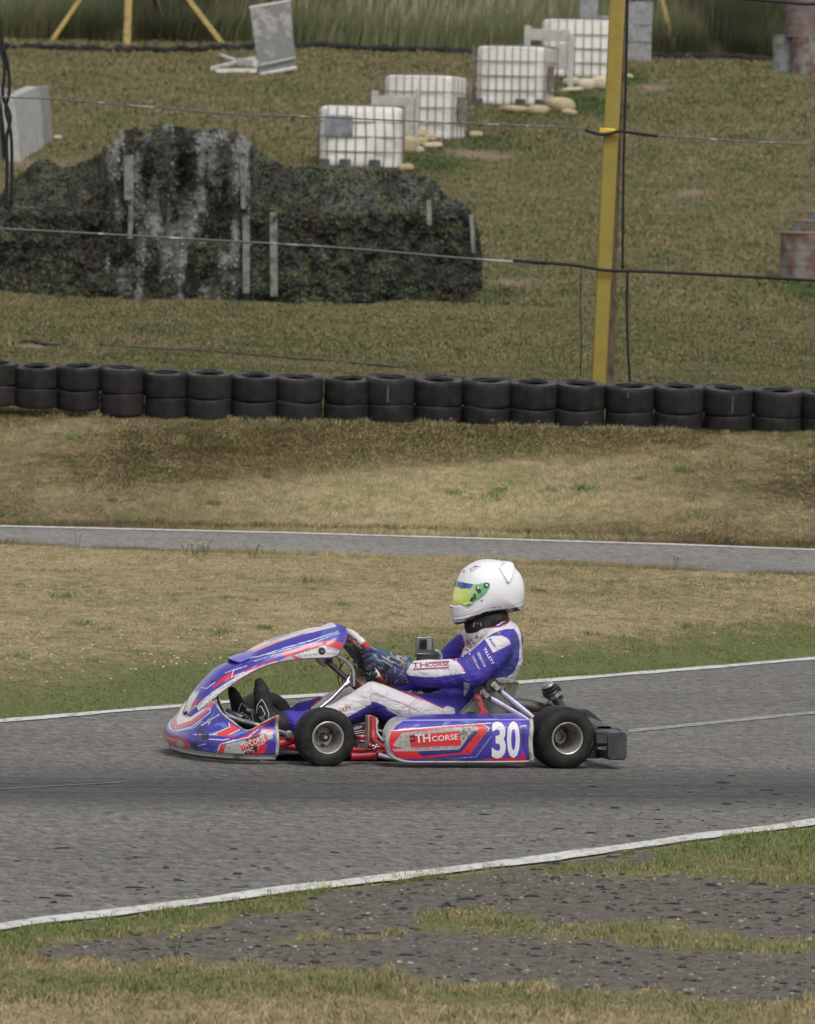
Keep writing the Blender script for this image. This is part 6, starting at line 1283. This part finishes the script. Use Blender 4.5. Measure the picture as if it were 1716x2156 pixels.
# ---- helmet
HW = .128; hout = [(840, 105), (900, 104), (960, 108), (1030, 118), (1090, 133), (1150, 160), (1210, 205), (1255, 248), (1290, 292), (1320, 355), (1340, 420), (1350, 490), (1352, 560), (1345, 630), (1330, 700), (1312, 752), (1290, 790), (1225, 808), (1150, 820), (1075, 834), (1000, 842), (920, 852), (850, 868), (775, 892), (700, 915), (630, 936), (560, 955), (495, 968), (430, 976), (408, 950), (392, 900), (380, 850), (371, 790), (368, 745), (376, 728), (395, 715), (405, 640), (425, 555), (447, 470), (468, 395), (495, 330), (530, 268), (572, 222), (620, 186), (668, 157), (720, 133), (780, 114)]
HC = K(c3(870, 545), 0); hk = [K(c3(*p), 0) for p in hout]; nh = len(hk); hpts = []
for i in range(nh):
    a, b, c, d = hk[i-1], hk[i], hk[(i+1) % nh], hk[(i+2) % nh]
    for k in range(8): t = k/8; hpts.append(.5*((2*b)+(c-a)*t+(2*a-5*b+4*c-d)*t*t+(3*b-a-3*c+d)*t**3))
def helmet_rows(out=0.0, M=70):
    rows = []
    for i in range(M+1):
        ph = -math.pi/2+math.pi*i/M; s_, c_ = math.sin(ph), math.cos(ph); y = (HW+out)*math.copysign(abs(s_)**(2/2.5), s_); k = max(abs(c_)**(2/2.5), .002); row = []
        for p in hpts:
            dx, dz = (p.x-HC.x)*.975, p.z-HC.z; L_ = math.hypot(dx, dz); o_ = 1+out/L_
            x = HC.x+dx*k*o_; z = HC.z+dz*k*o_; fr = max(0, -(x-HC.x)/.165); lo_ = max(0, -(z-HC.z)/.12)
            yy = y*(1-.13*fr*fr-.10*lo_*fr)*(1-.06*lo_)
            row.append(Vector((x, yy, z)))
        rows.append(row)
    return rows
hm = MB().grid(helmet_rows(), True).mesh('helmet'); HWc = (.80, .79, .80)
V_ = co(hm); X_, Y_ = px_of_local(V_)
# raised lower trim line and chin shaping
paint(hm, HWc, [(c3, 'P', [(400, 952), (500, 938), (640, 905), (760, 870), (860, 842), (1000, 818), (1150, 799), (1296, 772), (1330, 900), (400, 1100)], (.022, .018, .03)), (c3, 'S', [(395, 905), (560, 880), (720, 835), (850, 790), (1000, 768), (1200, 750), (1330, 700)], (.62, .60, .64), .9),
  (c3, 'P', [(375, 745), (400, 738), (412, 748), (385, 764)], (.03, .03, .03))])
setV = co(hm)
d1 = segdist(X_, Y_, [c3(395, 915), c3(560, 890), c3(720, 845), c3(850, 800), c3(1000, 778), c3(1200, 760), c3(1330, 715)]); nn = nrm(hm)
setV = setV+nn*(np.where(d1 < 5, .0016*np.cos(np.clip(d1/5, 0, 1)*math.pi), 0))[:, None]; dv_ = inpoly(X_, Y_, [c3(500, 715), c3(650, 700), c3(660, 740), c3(610, 780), c3(560, 760)]); setV[dv_] -= nn[dv_]*.004; setco(hm, setV)
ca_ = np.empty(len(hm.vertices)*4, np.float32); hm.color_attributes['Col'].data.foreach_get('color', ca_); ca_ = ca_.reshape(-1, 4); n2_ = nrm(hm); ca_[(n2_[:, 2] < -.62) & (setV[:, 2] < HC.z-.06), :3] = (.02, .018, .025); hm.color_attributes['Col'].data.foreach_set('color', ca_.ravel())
helmet = link('helmet', hm, attrmat('helmet_gloss', .16, coat=.7, dirt=.08, dscale=14), person, smooth=180); hb_ = bvh_of(hm)
vrows = helmet_rows(.0035, 150); vmb = MB().grid(vrows, True); vm = vmb.mesh('visor'); V_ = co(vm); X_, Y_ = px_of_local(V_)
vpoly = [c3(*p) for p in [(250, 385), (458, 388), (520, 404), (600, 420), (680, 433), (760, 427), (840, 408), (882, 412), (905, 440), (893, 492), (850, 552), (800, 602), (740, 642), (655, 692), (622, 724), (560, 716), (500, 704), (392, 713), (250, 715)]]
inside = inpoly(X_, Y_, vpoly); bm = bmesh.new(); bm.from_mesh(vm); bmesh.ops.delete(bm, geom=[v for v, k in zip(list(bm.verts), inside) if not k], context='VERTS'); bm.to_mesh(vm); bm.free()
def vis_extra(V, X, Y, C):
    u = np.clip((X-c3(430, 0)[0])/(c3(800, 0)[0]-c3(430, 0)[0]), 0, 1)[:, None]; C[:] = np.array((.88, .86, .16))*(1-u)+np.array((.12, .44, .22))*u
    s = fbm(X*.9, Y*.03, 8)[:, None]; C *= .85+.3*s
paint(vm, (0, 0, 0), [(c3, 'P', [(250, 380), (460, 388), (520, 404), (600, 420), (684, 434), (640, 497), (520, 497), (430, 462), (250, 460)], (.05, .11, .42)), (c3, 'P', [(480, 405), (520, 412), (500, 470), (455, 455)], (.04, .04, .10)), (c3, 'P', [(560, 430), (610, 440), (560, 490), (530, 470)], (.04, .04, .10)),
  (c3, 'W', [(690, 560), (760, 570), (700, 660), (600, 710), (640, 640)], (.03, .14, .09), .5), (c3, 'W', [(790, 500), (870, 490), (830, 550)], (.03, .14, .09), .45)], extra=vis_extra)
visor = link('visor', vm, attrmat('mirror_visor', .14, coat=.6, dirt=0, metal=.1), helmet, smooth=180, solid=.002); vb_ = bvh_of(vm)
def disc(f, x, y, r0, mat, name, parent, off=.002, th_=.004, bv=None):
    p = cast(bv or vb_, f(x, y), 0)
    if p is None: return
    return obj(name, MB().lathe([(.0004, p.y-off-th_), (r0*.85, p.y-off-th_), (r0, p.y-off-th_*.5), (r0, p.y+.006)], (p.x, 0, p.z), 'y', 28), mat, parent, smooth=50)
for x, y in ((852, 452), (737, 487)):
    disc(c3, x, y, .0118 if x > 800 else .0095, M_blk, 'pivot_knob', helmet, .001, .003); disc(c3, x, y, .006, M_txt, 'pivot_screw', helmet, .0045, .0015)
ab = MB(); q = [cast(vb_, c3(*p), .003) for p in ((712, 500), (768, 490), (790, 545), (838, 552), (800, 598), (742, 560))]; ab.prism([v for v in q if v], (0, .004, 0)); obj('visor_arm', ab, M_blk, helmet, bevel=.0005)
disc(c3, 665, 629, .0062, M_blk, 'visor_button', helmet, .001, .003); disc(c3, 614, 712, .0045, M_blk, 'visor_button', helmet, .001, .002); disc(c3, 790, 655, .0042, M_alu, 'helmet_screw', helmet, .0005, .001, hb_)
# rear spoiler scoops and top vents
M_helw = simple('helmet_white', (.80, .79, .80), .18, coat=.7)
for s in (1, -1):
    sp_p = [(1002, 222), (1060, 133), (1110, 128), (1190, 138), (1214, 200), (1198, 350), (1150, 432), (1122, 422)]; pts = []
    for p in sp_p:
        c_ = cast(hb_, c3(min(p[0], 1195), p[1]), 0) or K(c3(*p), -.06); P_ = K(c3(*p), c_.y); pts.append(P_)
    cen = sum(pts, Vector())/len(pts); o1 = [Vector((p.x, p.y*1.0-.001, p.z)) for p in pts]; o2 = [Vector((cen.x+(p.x-cen.x)*.86, min(p.y, cen.y)-.012, cen.z+(p.z-cen.z)*.88)) for p in pts]; inn = [Vector((p.x, p.y+.03, p.z)) for p in pts]
    g_ = [[Vector((p.x, p.y*s, p.z)) for p in r_] for r_ in (inn, o1, o2)]; m_ = MB().grid(g_, True); m_.f.append(tuple(range(16, 24))); obj('rear_scoop', m_, M_helw, helmet, smooth=50, bevel=.004)
tp = MB(); a = [cast(hb_, c3(*p), .0005) for p in ((635, 230), (690, 190), (782, 200), (640, 282))]
if all(a):
    obj('top_vent', MB().prism([p for p in a], (0, -.004, 0.003)), simple('vent_shade_white', (.55, .53, .56), .4), helmet, bevel=.0015)
for x, y, w_ in ((708, 203, 30), (643, 232, 10)):
    a, b = cast(hb_, c3(x-w_, y+8), .004), cast(hb_, c3(x+w_, y-8), .004)
    if a and b: obj('vent_slot', MB().tube([a, b], .0022, 6), M_blk, helmet)
lettering('a', c3, (540, 285), (570, 262), 5, hb_, M_txtg, helmet, 'helmet_badge'); rg_ = MB(); p = cast(hb_, c3(556, 268), .001)
if p: rg_.lathe([(.0058, -.0004), (.0066, .0), (.0058, .0004)], (p.x, p.y, p.z), 'y', 20, closed=True); obj('badge_ring', rg_, M_txtg, helmet)
# ---- neck brace
nbk = K(c3(850, 945), 0); mbn = MB().lathe([(.058, -.020), (.075, -.036), (.090, -.030), (.098, -.008), (.099, .016), (.09, .036), (.070, .040), (.058, .02)], nbk, 'z', 40, closed=True); mbn.v = [(nbk.x+(x-nbk.x)*.98, y, z+.21*(x-nbk.x)) for x, y, z in mbn.v]
obj('neck_brace', mbn, simple('black_padding', (.022, .023, .022), .9, c2_=(.05, .055, .045), scale=30, bmp=.004), person, smooth=180)
cc2 = K(c3(880, 1035), 0); cl2 = MB().lathe([(.083, -.035), (.098, -.03), (.101, -.01), (.097, .012), (.094, .026), (.089, .028), (.085, .01)], cc2, 'z', 48, closed=True); cl2.v = [(x, y, z+.24*(x-cc2.x)) for x, y, z in cl2.v]
clo = obj('suit_collar', cl2, simple('collar_white', (.60, .57, .60), .75, bmp=.002, c2_=(.5, .47, .5), scale=8), person, smooth=180); pp_ = [(cc2.x+.0925*math.cos(a), .0925*math.sin(a), cc2.z+.028+.24*.0925*math.cos(a)) for a in np.linspace(0, 2*math.pi, 41)]; obj('collar_piping', MB().tube(pp_, .0022, 6), M_txtr, clo, smooth=180); lettering('freem', c8, (800, 448), (975, 436), 3.2, bvh_of(clo.data), M_txtb, clo, fat=.01)
st_ = MB(); st_.tube([K(c3(690, 950), -.10), K(c3(680, 1010), -.105)], .0028, 6); st_.tube([K(c3(775, 950), -.10), K(c3(780, 1000), -.105)], .0028, 6); obj('chin_strap', st_, M_txtg, helmet); obj('strap_button', MB().ico(K(c3(732, 965), -.108), (.004, .003, .004), 2), simple('red_button', (.45, .05, .04), .5), helmet)
# ---- gloves
def glove(s):
    m = MB(); fl = lambda v: Vector((v.x, v.y*(-s), v.z))   # s=-1 near
    g4 = lambda x, y, ky: (lambda v: Vector((v.x, v.y if s < 0 else -v.y, v.z)))(K(c4(x, y), ky))
    limb(m, [g4(1080, 705, -.165), g4(980, 680, -.168), g4(860, 640, -.17), g4(760, 600, -.17)], [(.046, .052), (.040, .044), (.040, .044), (.036, .044)])
    for i in range(4):
        ln = (1, 1.06, 1.0, .84)[i]
        B = (752+6*i, 535+44*i); k_ = (662+8*i-8*(ln-1)*40, 508+52*i); m_ = (606+16*i, 545+54*i); t_ = (625+20*i, 600+46*i); tt = (668+16*i, 622+40*i)
        limb(m, [g4(*B, -.178), g4(*k_, -.188), g4(*m_, -.168), g4(*t_, -.140), g4(*tt, -.125)], [(.0125, .0125), (.0125, .0125), (.0115, .0115), (.011, .011), (.009, .009)], seg=12, sub=4)
    limb(m, [g4(830, 560, -.140), g4(740, 505, -.125), g4(655, 495, -.120), g4(605, 520, -.118)], [(.020, .018), (.0155, .0150), (.0135, .0135), (.0115, .0115)], seg=14, sub=4)
    if s > 0: m.v = [tuple(Vector(v)-up_*.085+nrmv*.0) for v in m.v]
    me = fuse(m, .0030, 3, .5); V = co(me); n_ = nrm(me); dd = np.array([mnoise.noise(Vector(v)*38)*.0014+max(0, 1-abs(mnoise.noise(Vector((v[0]*40, v[1]*30, v[2]*60))))*3)*.0009 for v in V]); setco(me, V+n_*dd[:, None])
    def ex(V, X, Y, C):
        u = (X*.85+Y*.52); w_ = (-X*.52+Y*.85); k = fbm(u*.045, w_*.16, 71, 2); k2 = fbm(u*.05+7, w_*.17, 72, 2)
        C[:] = (.30, .29, .30); C[k > .55] = (.04, .038, .15); C[(k2 > .58)] = (.03, .10, .13); C[(k < .36)] = (.03, .03, .06)
        lo = inpoly(X, Y, [c4(560, 470), c4(700, 500), c4(690, 560), c4(620, 580), c4(580, 570)]); C[lo] = (.03, .03, .10)
        pal = inpoly(X, Y, [c4(590, 600), c4(690, 600), c4(760, 740), c4(660, 760)]); C[pal & (k < .5)] = (.06, .05, .09)
        cuf = inpoly(X, Y, [c4(1050, 560), c4(1130, 560), c4(1100, 830), c4(1020, 800)]); C[cuf] = (.22, .21, .17); C[cuf & (fbm(X*.5, Y*.5, 3) > .55)] = (.05, .05, .06)
    paint(me, (0, 0, 0), [(c4, 'S', [(1118, 600), (1095, 700), (1085, 800)], (.06, .04, .28), 1.2)], extra=ex)
    return link('glove', me, attrmat('glove_fabric', .75, dirt=.15, weave=500), person, smooth=180)
glove(-1); glove(1)
cu = MB(); limb(cu, [K(c4(930, 760), -.20), K(c4(1060, 830), -.20)], [(.02, .03), (.02, .03)], seg=12); limb(cu, [K(c4(900, 800), -.16), K(c4(1000, 860), -.17), K(c4(1100, 860), -.18)], [(.022, .028), (.022, .028), (.02, .02)], seg=12)
cm = fuse(cu, .004, 3); paint(cm, (.025, .024, .09), [(c4, 'W', [(800, 700), (1200, 700), (1200, 1000), (800, 1000)], (.18, .18, .21), .66)]); link('glove_cuff', cm, attrmat('glove_cuff_fabric', .8, dirt=.2), person, smooth=180)
# ---- shoes
M_shoe = simple('black_suede_shoe', (.020, .020, .021), .7, c2_=(.045, .044, .042), scale=22, bmp=.001)
def shoe(P, ky, near):
    m = MB(); g = lambda p: K(c1(*p), ky)
    limb(m, [g(p) for p, a, b in P], [(a, b) for p, a, b in P], seg=20, sub=5); me = fuse(m, .004, 3, .5); V = co(me); n_ = nrm(me)
    setco(me, V+n_*np.array([mnoise.noise(Vector((v[0]*22, v[1]*22, v[2]*40)))*.0022 for v in V])[:, None]); o = link('shoe', me, M_shoe, person, smooth=180); return o, bvh_of(me)
s1, sb1 = shoe([((728, 548), .026, .022), ((742, 610), .038, .034), ((752, 690), .043, .040), ((772, 770), .042, .044), ((835, 815), .043, .047), ((900, 845), .047, .050)], -.12, True)
s2, sb2 = shoe([((532, 606), .026, .021), ((556, 660), .038, .028), ((590, 740), .043, .036), ((640, 815), .043, .044), ((740, 855), .045, .046)], .09, False)
bars(c1, [((745, 665), (712, 712)), ((712, 712), (708, 770)), ((745, 665), (768, 700)), ((768, 700), (798, 770)), ((798, 770), (790, 805)), ((740, 715), (770, 770)), ((728, 720), (740, 715)), ((770, 770), (758, 790))], 1.3, sb1, M_txt, s1, name='shoe_emblem', off=.003)
bars(c1, [((602, 692), (582, 730)), ((582, 730), (578, 780)), ((602, 692), (672, 760)), ((672, 760), (685, 820))], 1.3, sb2, M_txt, s2, name='shoe_emblem', off=.003)
lettering('ASTARS', c1, (585, 765), (690, 860), 7, sb2, M_txt, s2, off=.004, fat=.01)
zp = MB(); zz = [cast(sb1, c1(*p), .001) for p in ((790, 620), (800, 660), (815, 710), (845, 765))]
if all(zz): zp.tube(zz, .0022, 6); obj('shoe_tab', zp, M_blk, s1)
obj('heel_rest', MB().tube([K(c1(850, 900), -.2), K(c1(850, 900), .2)], .012, 10), M_chrome, kart, smooth=60)
EXPO = 0.14
# ================================================================ CAMERA, LIGHT, WORLD
cd = bpy.data.cameras.new('camera'); cam = bpy.data.objects.new('camera', cd); COL.objects.link(cam)
cam.matrix_world = Matrix.Translation(CAM) @ Matrix((RT, UP, -FW)).transposed().to_4x4()
cd.sensor_fit = 'HORIZONTAL'; cd.sensor_width = 24; cd.lens = 24*F_/1716; cd.clip_start = .5; cd.clip_end = 3000
cd.dof.use_dof = True; cd.dof.focus_distance = 30.0; cd.dof.aperture_fstop = 11
SC.camera = cam
w = bpy.data.worlds.new('World'); SC.world = w; w.use_nodes = True; nt = w.node_tree; bg = nt.nodes['Background']
sky = nt.nodes.new('ShaderNodeTexSky'); sky.sky_type = 'NISHITA'; sky.sun_disc = False; sky.sun_elevation = R_(56); SAZ = R_(160); sky.sun_rotation = SAZ; sky.dust_density = 3; sky.air_density = 1
hs = nt.nodes.new('ShaderNodeHueSaturation'); hs.inputs['Saturation'].default_value = .2; nt.links.new(sky.outputs[0], hs.inputs['Color']); nt.links.new(hs.outputs[0], bg.inputs['Color']); bg.inputs['Strength'].default_value = .15
sd = bpy.data.lights.new('sun', 'SUN'); sd.energy = 1.1; sd.angle = R_(25); sd.color = (1, .96, .88); so = bpy.data.objects.new('sun', sd); COL.objects.link(so)
el = R_(56); dv = Vector((math.sin(SAZ)*math.cos(el), math.cos(SAZ)*math.cos(el), math.sin(el))); so.rotation_euler = dv.to_track_quat('Z', 'Y').to_euler()
SC.view_settings.view_transform = 'Standard'; SC.view_settings.look = 'None'; SC.view_settings.exposure = EXPO; SC.view_settings.gamma = 1
